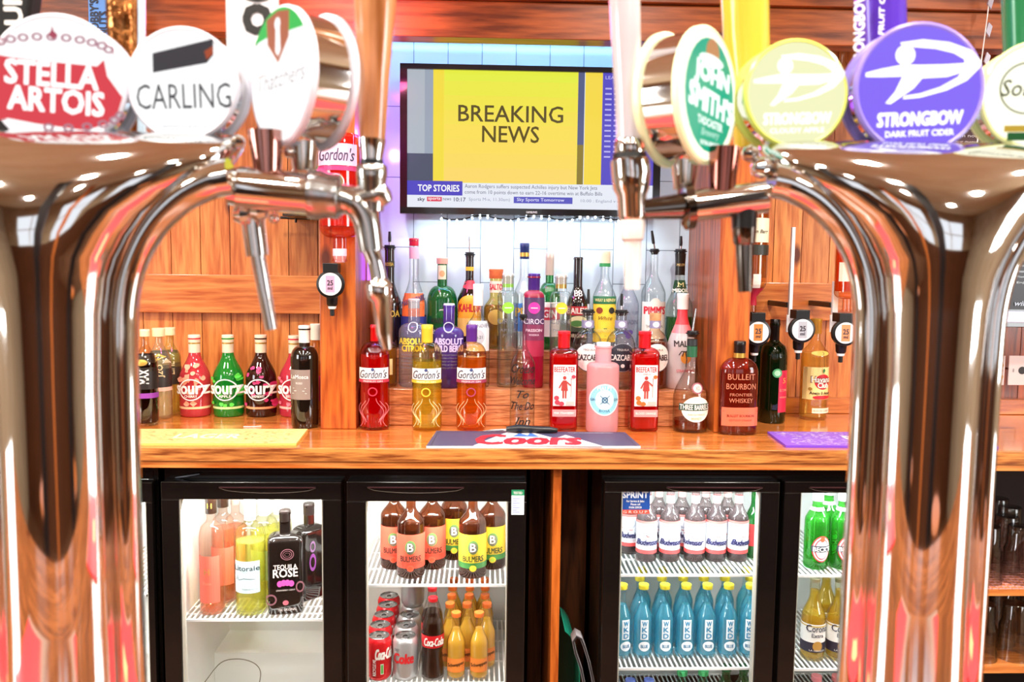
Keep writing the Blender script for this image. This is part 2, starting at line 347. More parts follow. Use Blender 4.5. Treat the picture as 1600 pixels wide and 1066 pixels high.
A.text('sky', -170, 22, 11, 7, E('#38304e'), .02); A.rect(-161, -138, 19.5, 26.5, E('#e0405a')); A.text('sports', -149.5, 23, 19, 5.5, E('#fff'), .01); A.text('news', -130, 23, 13, 3.5, E('#5a5a78'))
A.text('10:17', -110, 23, 18, 6, E('#3a3a55'), .015); A.text('Sports M-x, 11.30am)', -64, 23, 64, 6.5, E('#9a9db6'))
A.rect(-26, 66, 18.5, 28.5, E('#5b5ac0')); A.text('Sky Sports Tomorrow', 16, 23.5, 74, 6.5, E('#e4e4ff'), .01); A.text('10.00 : England v New Zealand', 130, 23, 102, 6, E('#9a9db6'))
m.build('screen', tv)
m = MB(); m.box(-.12, .12, .05, YW-YTV-.001, h*.3, h*.7, BLACK); m.build('wall_bracket', tv)
# LED string under TV and strip under header
m = MB(); pts = [W(690+i*12, 340+3*math.sin(i*.9)+(i % 2), YW-.03) for i in range(26)]; m.tube(pts, .002, BLACK, 6)
led = m.build('fairy_light_string'); tag(led, 'string of tiny white fairy lights hanging just below the television', 'fairy lights')
m = MB(); 
for i, p in enumerate(pts): m.lathe([(0, -.004), (.003, -.002), (.003, .002), (0, .004)], EM('#dff0ff', 25), 8, M=Matrix.Translation(p+Vector((0, -.004, -.004))))
m.build('bulbs', led)
m = MB(); m.box(XTL+.02, XTR-.02, 2.3, 2.315, zt+.048, zt+.058, EM('#58a8ff', 7)); tag(m.build('led_strip'), 'blue light strip fixed behind the header board above the television', 'light strip')
area('led_strip_glow', (0, 2.34, zt+.04), (0, 2.5, 1.3), 1.3, .04, 6.5, (.25, .55, 1))
m = MB(); m.box(XPL1+.004, XPL1+.012, 2.44, 2.455, 1.35, zb-.05, EM('#9a4cff', 5)); tag(m.build('led_strip'), 'violet light strip standing upright beside the left post', 'light strip')
area('fairy_light_glow', (W(830, 345, 2.5).x, 2.5, W(830, 345, 2.5).z), (W(830, 345, 2.5).x, 2.53, 1.2), .7, .05, 1.3, (.72, .86, 1))
point('violet_glow', (XPL1+.05, 2.36, 1.75), 2.2, (.4, .18, 1)); point('pink_glow', (W(500, 60, 2.1).x, 2.08, 1.95), 4, (1, .12, .4), .05); point('pink_glow', (W(570, 60, 2.1).x, 2.1, 2.02), 2.5, (1, .12, .4), .05)

# ================================================================== BOTTLES
def smooth_profile(R, sh, ns, rn, nt, style, foot=.004):
    P = [(0, .001), (R*.75, 0), (R*.93, .001), (R, foot+.002)]
    P += [(R, z) for z in (sh*.25, sh*.5, sh*.75, sh*.97)]
    n = 12
    for i in range(n+1):
        t = i/n
        if style == 'round': z = sh+(ns-sh)*math.sin(t*PI/2)*.85; r = rn+(R-rn)*math.cos(t*PI/2)
        elif style == 'slope': z = sh+(ns-sh)*t; r = rn+(R-rn)*(1-t)**1.15 if t < 1 else rn
        elif style == 'wine': z = sh+(ns-sh)*t; r = rn+(R-rn)*(math.sqrt(max(0, 1-(t*1.05)**2)) if t < .7 else math.sqrt(1-.54)*((1-t)/.3)**1.7)
        else: z = sh+(ns-sh)*t; r = rn+(R-rn)*(math.cos(PI*t)+1)/2
        P.append((r, z))
    P += [(rn, (ns+nt)/2), (rn, nt-.006), (rn*1.12, nt-.005), (rn*1.12, nt-.001), (rn*.7, nt), (0, nt)]
    return P
def radat(P, z):
    Q = [q for q in P if q[0] > 0]
    for (r0, z0), (r1, z1) in zip(Q, Q[1:]):
        if z0 <= z <= z1 and z1 > z0: return r0+(r1-r0)*(z-z0)/(z1-z0)
    return Q[-1][0] if z > Q[-1][1] else Q[0][0]
CACHE = {}
class Bot:
    pass
def bottle_parts(key, s, w, H, gm, liq=None, level=.8, sh=.6, ns=.8, nw=.35, cap=None, pour=None, art=None, p=2, sy=1, style='bell', collar=None, prof=None, band=None):
    """all of w,H and art units are photo pixels times s"""
    if key in CACHE: return CACHE[key]
    R = w*s/2; Hm = H*s; cw, ch, cm = cap or (nw*w, 0, None)
    nt = Hm-(ch*.15*s if cap else 0)
    P = prof(R, Hm) if prof else smooth_profile(R, sh*Hm, ns*Hm, nw*R, nt, style)
    parts = []; m = MB(); m.lathe(P, gm, 36, 1, sy, p); parts.append(('glass_body', m, -1))
    if liq:
        lz = level*Hm; t = min(.0022, R*.07); Q = [(0, .007), (R*.8, .006), (R-t, .010)]
        Q += [(max(.002, r-t), z) for r, z in P if .012 < z < lz and r > 0]; rl = max(.002, radat(P, lz)-t); Q += [(rl, lz), (0, lz)]
        m = MB(); m.lathe(Q, liq, 36, 1, sy, p); parts.append(('liquid', m, -1))
    if cap:
        m = MB(); r = cw*s/2; z0 = Hm-ch*s
        m.lathe([(r*.98, z0), (r, z0+.001), (r*1.0, Hm-ch*s*.3), (r*1.03, Hm-ch*s*.28), (r*1.03, Hm-.0015), (r*.95, Hm), (0, Hm)], cm, 28)
        if collar: m.lathe([(r*1.015, z0+ch*s*collar[0]), (r*1.03, z0+ch*s*collar[0]), (r*1.03, z0+ch*s*collar[1]), (r*1.015, z0+ch*s*collar[1])], collar[2], 28)
        parts.append(('cap', m, -1))
    if pour:
        m = MB(); ph = pour[1]*s; rn = nw*R
        m.lathe([(rn*.8, Hm-.008), (rn*1.0, Hm-.001), (rn*1.35, Hm+.001), (rn*1.35, Hm+.0035), (rn*.9, Hm+.005), (rn*1.15, Hm+.0055), (rn*1.1, Hm+.009), (0, Hm+.010)], BLACK, 24)
        parts.append(('pourer', m, -1)); m = MB(); lean = pour[2]*s if len(pour) > 2 else 0
        if pour[0] == 'metal': m.tube([(0, 0, Hm+.008), (lean*.4, 0, Hm+ph*.5), (lean, 0, Hm+ph)], [.0032, .0028, .0024], STEEL, 10)
        else:
            m.tube([(0, 0, Hm+.008), (lean*.4, 0, Hm+ph*.45)], [.003, .0028], STEEL, 10)
            m.tube([(lean*.35, 0, Hm+ph*.38), (lean*.6, 0, Hm+ph*.6), (lean, 0, Hm+ph)], [.0045, .0048, .0036], BLACK, 10)
        parts.append(('spout', m, len(parts)-1))
    if art:
        m = MB()
        def fn(x, z, l):
            r = radat(P, z); t = min(abs(x)/(r*1.0), .9995); q = 1+l*.0003/r+.0006/r
            return (math.copysign(t*r, x)*q, -sy*r*(1-t**p)**(1/p)*q-l*.0001, z)
        A = Art(m, fn, s); A.ms = [m]; A.R = w/2; A.P = P; A.S = s; A.sy = sy; A.p = p
        def np_(): A.mb = MB(); A.ms.append(A.mb)
        A.np = np_
        def wrap(z0, z1, mat, l=0): A.mb.lathe([(radat(P, z0*s)*1+.0004+l*.0003, z0*s), (radat(P, (z0+z1)/2*s)+.0004+l*.0003, (z0+z1)/2*s), (radat(P, z1*s)+.0004+l*.0003, z1*s)], mat, 36, 1, sy, p)
        A.wrap = wrap; art(A)
        for i, mm in enumerate(A.ms):
            if mm.v: parts.append((['label', 'neck_label'][min(i, 1)], mm, -1))
    CACHE[key] = [(n, mm.build(n), par) for n, mm, par in parts]
    return CACHE[key]
USED = set()
def bottle(key, label, px, base, top, w, z, group=None, rz=0, name='bottle', cat='bottle', minY=None, fixY=None, **k):
    P = G(px, base, z)
    if fixY: P = W(px, base, fixY-.04); P.z = z
    if minY and P.y < minY: P = W(px, base, minY); P.z = z
    s = sc(P); P = P+Vector((0, w*s/2*k.get('sy', 1), 0))*0.0
    first = key not in CACHE
    parts = bottle_parts(key, s, w, base-top, **k)
    Q = Vector((P.x, fixY or P.y+w*s/2*k.get('sy', 1), z+.0006)); Q = Vector((P.x*Q.y/P.y, Q.y, Q.z))
    if z == ZC and XS0 < Q.x < XS1: Q.y = min(Q.y, YT1-.007-w*s/2)
    root = thing(name, label, cat, Q, group, rz); objs = []
    for n, o, par in parts:
        if not first: o = o.copy(); COL.objects.link(o)
        o.parent = root if par < 0 else objs[par]; objs.append(o)
    return root
CLR = glass('#f8fbfb', '#6c7a7e'); CLRG = glass('#eef4ee', '#8ea49a')
GREEN = glass('#2f9a4a', '#0b4a1c', .12); DGREEN = glass('#123818', '#04140a', .35); DBR = PM('#160b07', .08, 0, 0, .8)
BROWN = glass('#6b2f12', '#2c1006', .12); FROST = glass('#dfe6ea', '#a8b2ba', .55, .25, .6)
P_ = paper; WH = P_('#f6f4ee'); RED = P_('#d02030'); BLK = P_('#191614'); GOLD = PM('#c9a24a', .3, .6)
SCR = lambda c: PM(c, .35)

def gordons(t1, t2):
    def f(A):
        A.rect(-22, 22, 81, 99, WH); A.text("Gordon's", 0, 89.5, 40, 13, P_('#3a3a52'), .01, .35); A.disc(0, 96.5, 2.5, 2.5, P_('#3c4a78')); A.rect(-22.4, 22.4, 76, 80.5, P_(t1)); A.text('PREMIUM GIN', 0, 78.2, 28, 2.4, WH)
        A.disc(0, 62, 7, 7, P_(t1), .75)
        for q in (-1, 1):
            for j in range(4): A.line([(q*(19-j*3-5*math.sin(i*.5+j)), 6+j*4+i*3.4) for i in range(11)], .45, PM(t2, .15, 0, 0, .5))
    return f
gk = dict(sh=.70, ns=.86, nw=.33, style='round')
bottle('gordons_red', 'red gin bottle with red cap and white band label, leftmost on the worktop between posts', 585.6, 674, 509, 47, ZC, gm=glass('#ff4a5a', '#8a0a1a'), liq=glass('#e0102c', '#7a0616', .45), level=.72, cap=(13, 26, PM('#c8142c', .3)), art=gordons('#c23048', '#ff8a96'), **gk)
bottle('gordons_yellow', 'pale yellow gin bottle with yellow cap, in front of the purple vodka', 667, 675, 509, 47, ZC, gm=glass('#fff6a8', '#b09a30'), liq=glass('#fff07a', '#d8bc30', .2), level=.66, cap=(18, 28, PM('#f0c63a', .3)), art=gordons('#e8c33a', '#fff8c0'), **gk)
bottle('gordons_orange', 'orange gin bottle with purple cap and white band label', 736, 674, 509, 47, ZC, gm=glass('#ffce80', '#b06a20'), liq=glass('#ffac48', '#d07820', .25), level=.7, cap=(17, 26, PM('#5b2a86', .3)), art=gordons('#a03a5a', '#ffd8a0'), **gk)
def croeso(A):
    for t, z, w, h in (('Croeso', 97, 34, 14), ('Welcome', 78, 36, 12), ('To', 57, 17, 12), ('The Do', 39, 33, 12), ('Inn', 15, 22, 13)): A.text(t, 0, z, w, h, P_('#1a1414'), .012, .4)
bottle('croeso_bottle', 'empty clear bottle with handwritten black script and a metal pourer', 815, 672, 497, 39, ZC, gm=glass('#f8fbfa', '#76868a'), sh=.56, ns=.78, nw=.26, pour=('metal', 34), art=croeso)
def beef(c):
    def f(A):
        A.rect(-17, 17, 40, 104, WH); A.text('BEEFEATER', 0, 97, 31, 8, RED, .02); A.text('LONDON', 0, 90, 13, 3, RED)
        q = P_('#a83a34'); A.disc(0, 84, 2.6, 3, q); A.poly([(-5, 64), (-3, 80), (3, 80), (5, 64)], q); A.rect(-3, -.8, 52, 64, q); A.rect(.8, 3, 52, 64, q); A.line([(-3, 78), (-8, 68)], 2, q); A.line([(3, 78), (9, 72)], 2, q); A.line([(9, 54), (9, 84)], .8, q)
        for x, z in ((-10, 46), (-4, 44), (-11, 53)): A.disc(x, z, 3.6, 3.6, P_(c))
        A.disc(12, 86, 3, 3, P_(c)); A.rect(2, 14, 42, 48, P_('#e8b0a8')); A.rect(-16, 16, 24, 35, P_('#f08a8a')); A.text('PINK STRAWBERRY' if c == '#e03a4a' else 'BLOOD ORANGE', 0, 29.5, 27, 3.5, WH)
    return f
bk = dict(sh=.77, ns=.85, nw=.4, style='round', p=5, sy=.9, gm=glass('#ff6a6a', '#a01c2a'), level=.78)
bottle('beefeater_pink', 'square red gin bottle standing left of the pink frosted bottle', 878, 673, 518, 44, ZC, liq=glass('#f2223a', '#a00a1c', .45), cap=(19, 26, PM('#d8202c', .3)), art=beef('#e03a4a'), **bk)
bottle('beefeater_orange', 'square red gin bottle standing right of the pink frosted bottle', 1001.5, 673, 518, 44, ZC, liq=glass('#f2223a', '#a00a1c', .45), cap=(19, 26, PM('#d8202c', .3)), art=beef('#e8652a'), **bk)
def malfy(A):
    A.disc(0, 54, 22.5, 25, P_('#e4f4f6')); A.disc(0, 54, 21, 23, P_('#8cccdc')); A.disc(0, 54, 14, 16, P_('#cfeef2')); A.text('MALFY', 0, 72, 22, 6, WH, .02); A.text('GIN', -17, 54, 7, 4, P_('#2c5a80')); A.text('GIN', 17, 54, 7, 4, P_('#2c5a80')); A.text('ROSA', 0, 37, 16, 4, P_('#2c5a80'))
    A.disc(0, 54, 4.5, 5, P_('#2c5a80'), .7); A.line([(-7, 47), (7, 61)], 1, P_('#2c5a80')); A.line([(-7, 61), (7, 47)], 1, P_('#2c5a80'))
bottle('malfy', 'squat pink frosted gin bottle with a round pale blue label', 940, 679, 537, 51, ZC, gm=glass('#ffc6c8', '#e08c94', .7, .2, .6), sh=.73, ns=.79, nw=.5, style='round', cap=(22, 35, PM('#cfe0e6', .35)), collar=(.05, .5, PM('#7cc4dc', .4)), art=malfy)
def barrels(A):
    A.disc(3, 38, 22, 20, P_('#f0eada')); A.rect(-22, 24, 36, 47, P_('#1c4638')); A.text('THREE BARRELS', 1, 41.5, 44, 8, WH, .015); A.text('RARE OLD FRENCH', 3, 30, 26, 3, P_('#7a6a4a')); A.text('BRANDY', 3, 24, 16, 4, P_('#9a8a5a')); A.disc(4, 71, 8.5, 8.5, P_('#8a3a4a')); A.disc(4, 71, 6.5, 6.5, P_('#c8b8ac')); A.text('XO', 4, 71, 6, 6, P_('#8a3a4a')); A.np(); A.wrap(118, 135, P_('#1d5a3a')); A.wrap(136, 146, P_('#23282a'))
bottle('three_barrels', 'round-shouldered brandy bottle with oval cream label and metal pourer by the right post', 1077, 678, 524, 55, ZC, gm=glass('#f4f0ea', '#8a8078'), liq=glass('#a03a10', '#4a1404', .4), level=.12, sh=.34, ns=.72, nw=.29, pour=('metal', 40, 4), art=barrels)
def bulleit(A):
    q = P_('#c97a5c')
    for t, z, w, h in (('BULLEIT', 92, 42, 9), ('BOURBON', 77, 45, 9), ('FRONTIER', 64, 34, 4.5), ('WHISKEY', 55, 36, 7)): A.text(t, 0, z, w, h, q, .0)
    A.rect(-27, 27, 15, 44, P_('#f0684a')); A.text('BULLEIT BOURBON', 0, 31, 40, 4, P_('#6a2a1c'), .01); A.text('KENTUCKY STRAIGHT', 0, 24, 34, 3, P_('#8a3a28')); A.line([(-25, 38), (25, 38)], .8, P_('#8a3a28'))
bottle('bulleit', 'flat oval dark red whiskey bottle with orange label in front of the right post', 1151, 681, 534, 60, ZC, gm=glass('#c2452c', '#5c120a', .15), liq=glass('#a01c14', '#4a0606', .5), level=.7, sh=.66, ns=.85, nw=.25, style='round', sy=.55, p=2.6, cap=(18, 26, PM('#1a1210', .3)), collar=(.0, .28, GOLD), art=bulleit)
def wine_red(A):
    A.rect(2, 20, 18, 84, P_('#c81e44')); A.text('EL TORO', 11, 53, 14, 4, P_('#f4b088')); A.text('5', 11, 68, 5, 8, P_('#f0a050')); A.text('RESERVA', 11, 42, 13, 2.5, P_('#f4b088')); A.disc(-1, 80, 7, 7, P_('#4aa068')); A.disc(-1, 80, 4.5, 4.5, P_('#a8d8b4'))
wk = dict(sh=.63, ns=.8, nw=.36, style='wine')
bottle('wine_red', 'dark wine bottle with a crimson label right of the flat whiskey bottle', 1205, 663, 500, 41, ZC, gm=DGREEN, liq=glass('#2a0408', '#0a0102', .8), level=.66, cap=(15, 42, PM('#15100e', .25)), art=wine_red, **wk)
bottle('wine_plain', 'dark wine bottle half hidden behind the whiskey at the right post', 1179, 648, 495, 38, ZC, gm=DGREEN, liq=glass('#120408', '#060102', .8), level=.7, cap=(15, 38, PM('#1a1210', .25)), **wk)
def havana(A):
    A.rect(-20, 20, 33, 84, P_('#f3dd92')); A.disc(6, 61, 13, 12, P_('#c2202c')); A.text('Havana', 4, 65, 31, 10, P_('#5a1a18'), .07); A.text('Havana', 4, 65, 30, 9, P_('#fff8e8'), .02); A.text('Club', 6, 56, 17, 8, P_('#fff8e8'), .04); A.text('Anejo 3 Anos', 3, 43, 32, 6, P_('#2a2018'), .02); A.disc(5, 37, 14, 3, RED); A.disc(-12, 50, 2.5, 2.5, GOLD); A.poly([(5, 74), (4, 80), (6, 83), (8, 79)], P_('#2a7a3a')); A.rect(-9, 18, 12, 20, P_('#efe6cc')); A.text('RON DE CUBA', 4, 16, 22, 3, P_('#7a6a4a')); A.np(); A.disc(0, 106, 12, 4, P_('#f0d060')); A.text('3', 3, 106, 3, 5, P_('#8a5a10'))
bottle('havana', 'clear rum bottle with gold cap and cream label with a red disc', 1269, 658, 499, 42, ZC, gm=glass('#fff4cc', '#b09a5a'), liq=glass('#fff0a8', '#d0b050', .18), level=.66, sh=.64, ns=.8, nw=.33, cap=(17, 24, PM('#d8a640', .3, .5)), art=havana)

# ---- left bay
def cola(A): A.wrap(58, 112, P_('#1a1412')); A.wrap(44, 52, P_('#8a3aa0')); A.text('MAX', 4, 78, 22, 12, WH, .03, 0, PI/2); A.disc(0, 100, 9, 5, GOLD)
pk = dict(sh=.64, ns=.86, nw=.3)
bottle('cola_big', 'large dark cola bottle with black and purple label beside the tap column', 230, 667, 516, 36, ZC, gm=glass('#f0ead8', '#a09880'), liq=glass('#1a0804', '#080201', .8), level=.66, cap=(15, 11, SCR('#e6dcb4')), art=cola, **pk)
def lemo(A): A.wrap(50, 106, P_('#2a2420')); A.wrap(44, 50, P_('#e8b8a0')); A.text('J2O', 8, 76, 20, 10, P_('#d8c090'), .03, 0, PI/2); A.poly([(-8, 94), (4, 103), (14, 98), (2, 92)], P_('#e8cf60')); A.poly([(10, 88), (14, 96), (18, 88)], WH)
bottle('mixer_dark', 'tall mixer bottle with cream cap and black leaf label, second from the left tap column', 251, 656, 514, 36, ZC, gm=glass('#f4ecc8', '#b8a878', .2), liq=glass('#f4e6b4', '#c8b070', .4), level=.66, cap=(19, 13, SCR('#efe2b0')), art=lemo, **pk)
bottle('mixer_yellow', 'tall yellow mixer bottle with cream cap left of the pink liqueur', 268, 649, 513, 32, ZC, gm=glass('#f4ec9a', '#a8a040', .2), liq=glass('#eee070', '#a8a030', .4), level=.72, cap=(17, 12, SCR('#efe2b0')), art=lambda A: (A.wrap(48, 100, P_('#3a3428')), A.text('LIME', 6, 74, 20, 9, P_('#e8dca0'), .03, 0, PI/2)), **pk)
def sourz(c1, c2, t):
    def f(A):
        rnd = random.Random(len(t)*7+3); A.wrap(13, 16.5, P_(c2)); 
        for i in range(26):
            x, z, r = rnd.uniform(-24, 24), rnd.uniform(18, 84), rnd.uniform(2.5, 6)
            if abs(x) < 23-max(0, z-55)*.5: A.poly([(x+r*rnd.uniform(.5, 1)*math.cos(a*PI/4), z+r*rnd.uniform(.5, 1)*math.sin(a*PI/4)) for a in range(8)], P_(c1))
        A.disc(2, 44, 16, 17, WH, .9); A.text('sourz', 2, 44, 40, 13, WH, .045); A.text(t, 2, 34, 16, 4, WH, .01)
    return f
sk = dict(sh=.46, ns=.80, nw=.36, cap=(18, 28, SCR('#ece2c8')), collar=(.5, .58, GOLD))
def sg(c, e): return PM(c, .1, 0, 0, .6)
bottle('sourz_pink', 'peach pink liqueur bottle with round script logo left of the green one', 306, 653, 525, 47, ZC, 'sour liqueurs on the left worktop', gm=glass('#f0525c', '#a02030', .8), art=sourz('#f8a888', '#f8d0a0', 'CHERRY'), **sk)
bottle('sourz_green', 'bright green apple liqueur bottle against the left planks', 358, 653, 525, 47, ZC, 'sour liqueurs on the left worktop', gm=glass('#22b03c', '#0a6a1c', .75), art=sourz('#58dc4c', '#d8f0a0', 'APPLE'), **sk)
bottle('sourz_dark', 'dark brown liqueur bottle with hot pink splashes right of the green one', 409, 653, 525, 47, ZC, 'sour liqueurs on the left worktop', gm=glass('#4a2018', '#1c0806', .8), art=sourz('#d83a7a', '#f0a070', 'RASPBERRY'), **sk)
bottle('sourz_rose', 'rosy liqueur bottle half hidden behind the black wine bottle', 461, 653, 526, 47, ZC, 'sour liqueurs on the left worktop', gm=glass('#f04a64', '#a01c34', .8), art=sourz('#f87a8c', '#f8c0b0', 'BERRY'), **sk)
def lam(A): A.rect(-20, 12, 46, 93, P_('#8a7a72')); A.text('LaMosca', -4, 82, 27, 6, WH, .01); A.text('ROSSO', -4, 72, 10, 3, WH); A.line([(-14, 64), (6, 64)], .6, WH); A.line([(-12, 60), (4, 60)], .6, WH); A.line([(-15, 56), (7, 56)], .6, WH)
bottle('lamosca', 'black wine bottle with white cap and grey label left of the left post', 477, 671, 510, 43, ZC, gm=PM('#120c08', .06, 0, 0, 1), sh=.68, ns=.82, nw=.4, style='round', cap=(18, 27, SCR('#f2efe6')), art=lam)
bottle('amber_white_cap', 'amber bottle with cream cap tucked between black wine bottle and left post', 495, 657, 507, 26, ZC, gm=glass('#f4c078', '#a86a28', .2), liq=glass('#f0a050', '#a05a18', .4), level=.6, sh=.6, ns=.8, nw=.5, cap=(18, 25, SCR('#efe8d8')), art=lambda A: A.rect(-14, 14, 30, 70, P_('#c82848')))

# ---- first tier
Z1 = zt1
def T1(key, label, px, top, w, base=608.5, **k): return bottle(key, label, px, base, top, w, Z1, fixY=2.355, **k)
T1('gold_liqueur', 'golden liqueur bottle with red cap behind the red gin', 597, 507, 48, gm=glass('#f0d080', '#9a7a20'), liq=glass('#d8a830', '#7a5a10', .4), level=.6, sh=.6, ns=.82, nw=.3, cap=(13, 28, PM('#a01828', .3)), art=lambda A: A.rect(-18, 18, 20, 45, P_('#e8dca0')))
def absol(c, t1, t2):
    def f(A):
        A.text(t1, 0, 73, 43, 9.5, P_(c), .05); A.text(t2, 0, 62, 43 if len(t2) > 7 else 33, 9.5, P_(c), .05)
        for i in range(5): A.text('Country of Sweden', 0, 52-i*5, 34-(i % 2)*6, 3.4, P_('#8a8e98'), 0, .3)
        A.disc(0, 95, 7, 8, P_('#b8bcc8'), .8)
    return f
ak = dict(sh=.62, ns=.74, nw=.38, style='round')
T1('absolut_citron', 'clear round-shouldered vodka bottle with yellow lettering', 646.7, 470, 48, gm=glass('#e4e8ee', '#a0a8b4', .15), cap=(18, 15, PM('#c0bcc0', .3)), art=absol('#ecd84a', 'ABSOLUT', 'CITRON'), **ak)
T1('absolut_berri', 'purple round-shouldered vodka bottle beside the one with yellow lettering', 701, 477, 48, gm=glass('#7050b8', '#2c1660', .6), cap=(17, 15, PM('#d8d4e4', .3)), art=absol('#d8c8f8', 'ABSOLUT', 'WILD BERRI'), **ak)
T1('smirnoff', 'clear vodka bottle with tall white cap and pale label', 746, 446, 38, gm=CLR, sh=.58, ns=.72, nw=.38, cap=(16, 34, SCR('#efeeee')), art=lambda A: (A.rect(-17, 17, 58, 105, P_('#e4e2e4')), A.text('SMIRNOFF', 0, 98, 30, 6, P_('#8a8a90'), .02), A.disc(0, 80, 10, 12, P_('#b8b8c0')), A.text('No.21', 0, 80, 14, 5, P_('#3a3a3a'))))
def ciroc(c, t, tc='#6a6a74'):
    def f(A): A.disc(0, 126, 9, 9, P_(c)); A.text('CIROC', 0, 105, 31, 8, P_(tc), .0); A.text(t, 0, 91, 24, 4.5, P_(tc), .01); A.text('VODKA', 0, 84, 15, 3, P_(tc)); A.line([(-5, 126), (5, 126)], 1.2, WH)
    return f
ck = dict(sh=.79, ns=.86, nw=.55, style='round')
T1('ciroc_apple', 'slim clear vodka bottle with a lime green ball emblem', 792, 429, 33, gm=CLRG, liq=glass('#f0f4f0', '#a8b8a8', .04), level=.74, cap=(17, 22, PM('#dcdcd4', .25, .4)), collar=(.0, .25, PM('#8ac83a', .4)), art=ciroc('#8ac83a', 'APPLE'), **ck)
T1('ciroc_passion', 'slim vodka bottle shading purple to red with purple cap', 832, 429, 34, gm=glass('#e03060', '#701838', .5), cap=(19, 26, PM('#50308c', .25, .3)), art=lambda A: (A.wrap(140, 142, P_('#3a2a5a')), A.wrap(100, 139.9, P_('#4a3058')), A.wrap(75, 99.9, P_('#7c2a50')), A.wrap(50, 74.9, P_('#a82648')), ciroc('#e0309a', 'PASSION', '#f0d8e8')(A)), **ck)
T1('ciroc_yellow', 'slim clear vodka bottle with a yellow ball emblem and silver cap', 874, 430, 34, gm=CLR, liq=glass('#f4f4ee', '#b0b0a8', .04), level=.74, cap=(17, 22, PM('#dedad0', .25, .4)), collar=(.0, .3, GOLD), art=ciroc('#f0c030', 'Pineapple'), **ck)
def caz(bg, fg, t='CAZCABEL'):
    def f(A):
        o = [(x*20, 50+z*20) for x, z in ((-.5, 1), (0, 1.1), (.5, 1), (1, .55), (1, -.55), (.5, -1), (0, -1.1), (-.5, -1), (-1, -.55), (-1, .55))]
        A.disc(0, 50, 21, 22.5, P_('#2a2c3a' if bg != '#202430' else '#8a8a90')); A.disc(0, 50, 20, 21.5, P_(bg)); A.text(t, 0, 50, 37, 9, P_(fg), .03); A.disc(0, 37, 3, 3, P_(fg)); A.text('TEQUILA', 0, 62, 18, 3.5, P_(fg)); A.np(); A.rect(-8.5, 8.5, 95, 107, P_('#8c88a8')); A.disc(0, 101, 4.5, 4.5, P_('#d8d4e8'))
    return f
def cazprof(R, H): return [(0, .001), (R*.8, 0), (R*.95, .003), (R, .01), (R, H*.52), (R*.97, H*.6), (R*.85, H*.68), (R*.62, H*.74), (R*.4, H*.77), (R*.36, H*.8), (R*.36, H*.97), (R*.42, H*.975), (R*.42, H), (0, H)]
T1('caz_white', 'domed clear tequila bottle with a white round label and black spout', 916.5, 490, 47, gm=CLR, liq=glass('#f4ece0', '#b0a898', .06), level=.5, nw=.36, prof=cazprof, pour=('black', 37), art=caz('#efe9e6', '#3a3438'))
T1('caz_black', 'domed clear tequila bottle with a black round label and black spout', 968, 490, 47, gm=CLR, liq=glass('#f4ece0', '#b0a898', .06), level=.4, nw=.36, prof=cazprof, pour=('black', 30), art=caz('#202430', '#d8d4d0'))
T1('caz_amber', 'amber tequila bottle with cork stopper beside the white coconut rum', 1021, 487, 42, base=606, gm=glass('#f4dcc0', '#a07040'), liq=glass('#a84410', '#54180a', .45), level=.62, nw=.36, prof=cazprof, cap=(18, 13, noisy('cork', '#c08a58', '#d8a878', 60)), art=caz('#f2e6dc', '#4a3030'))
def malibu(A):
    A.wrap(101, 125, PM('#e8404a', .3)); A.wrap(88, 100.8, PM('#f08084', .3)); A.text('MALIBU', 2, 72, 34, 9, P_('#3a2a2c'), .04); A.disc(2, 50, 8, 9, P_('#f0a040')); A.line([(2, 36), (3, 48), (1, 60)], 1.8, P_('#3a2420'))
    for a in (-2.6, -2, -1.2, -.4, .2, .8): A.line([(1, 60), (1+7*math.cos(a), 61+3*math.sin(a)+1), (1+11*math.cos(a), 57+5*math.sin(a))], 1.5, P_('#3a2420'))
    A.text('STRAWBERRY', 2, 30, 26, 4, P_('#d83a4a'), .02)
T1('malibu', 'white coconut rum bottle with red neck and white cap', 1063, 455, 45, base=605, gm=glass('#fbf4f4', '#e8d4d4', .92, .15, .7), sh=.42, ns=.8, nw=.33, cap=(18, 25, SCR('#f4f2f2')), art=malibu)
# ---- second tier
Z2 = zt2
def T2(key, label, px, top, w, **k): return bottle(key, label, px, 545, top, w, Z2, fixY=2.495, **k)
T2('dark_liqueur', 'tall black liqueur bottle with capped spout beside the left post', 609, 389, 37, gm=DBR, sh=.42, ns=.68, nw=.4, pour=('black', 26), art=lambda A: (A.text('BOA', 7, 54, 18, 10, P_('#c8a83a'), .02), A.np(), A.wrap(126, 136, P_('#2a2010')), A.text('ROSSA', 0, 131, 12, 5, P_('#d8b84a'), .02)))
T2('marie_brizard', 'clear curacao bottle with red cap, orange and navy slanted label', 646.7, 373, 40, gm=CLR, liq=glass('#4048b0', '#1c2068', .4), level=.3, sh=.36, ns=.66, nw=.37, cap=(15, 12, PM('#c01c38', .3)), art=lambda A: (A.rect(-17, 17, 22, 86, P_('#f0703a')), A.poly([(-19, 62), (19, 76), (19, 88), (-19, 74)], P_('#e8ecf4')), A.text('MARIE BRIZARD', 0, 75, 37, 8, P_('#3a3c66'), .02, 0, .33), A.rect(-19, 19, 18, 50, P_('#343a8c')), A.np(), A.wrap(140, 158, P_('#d8a8b8'))))
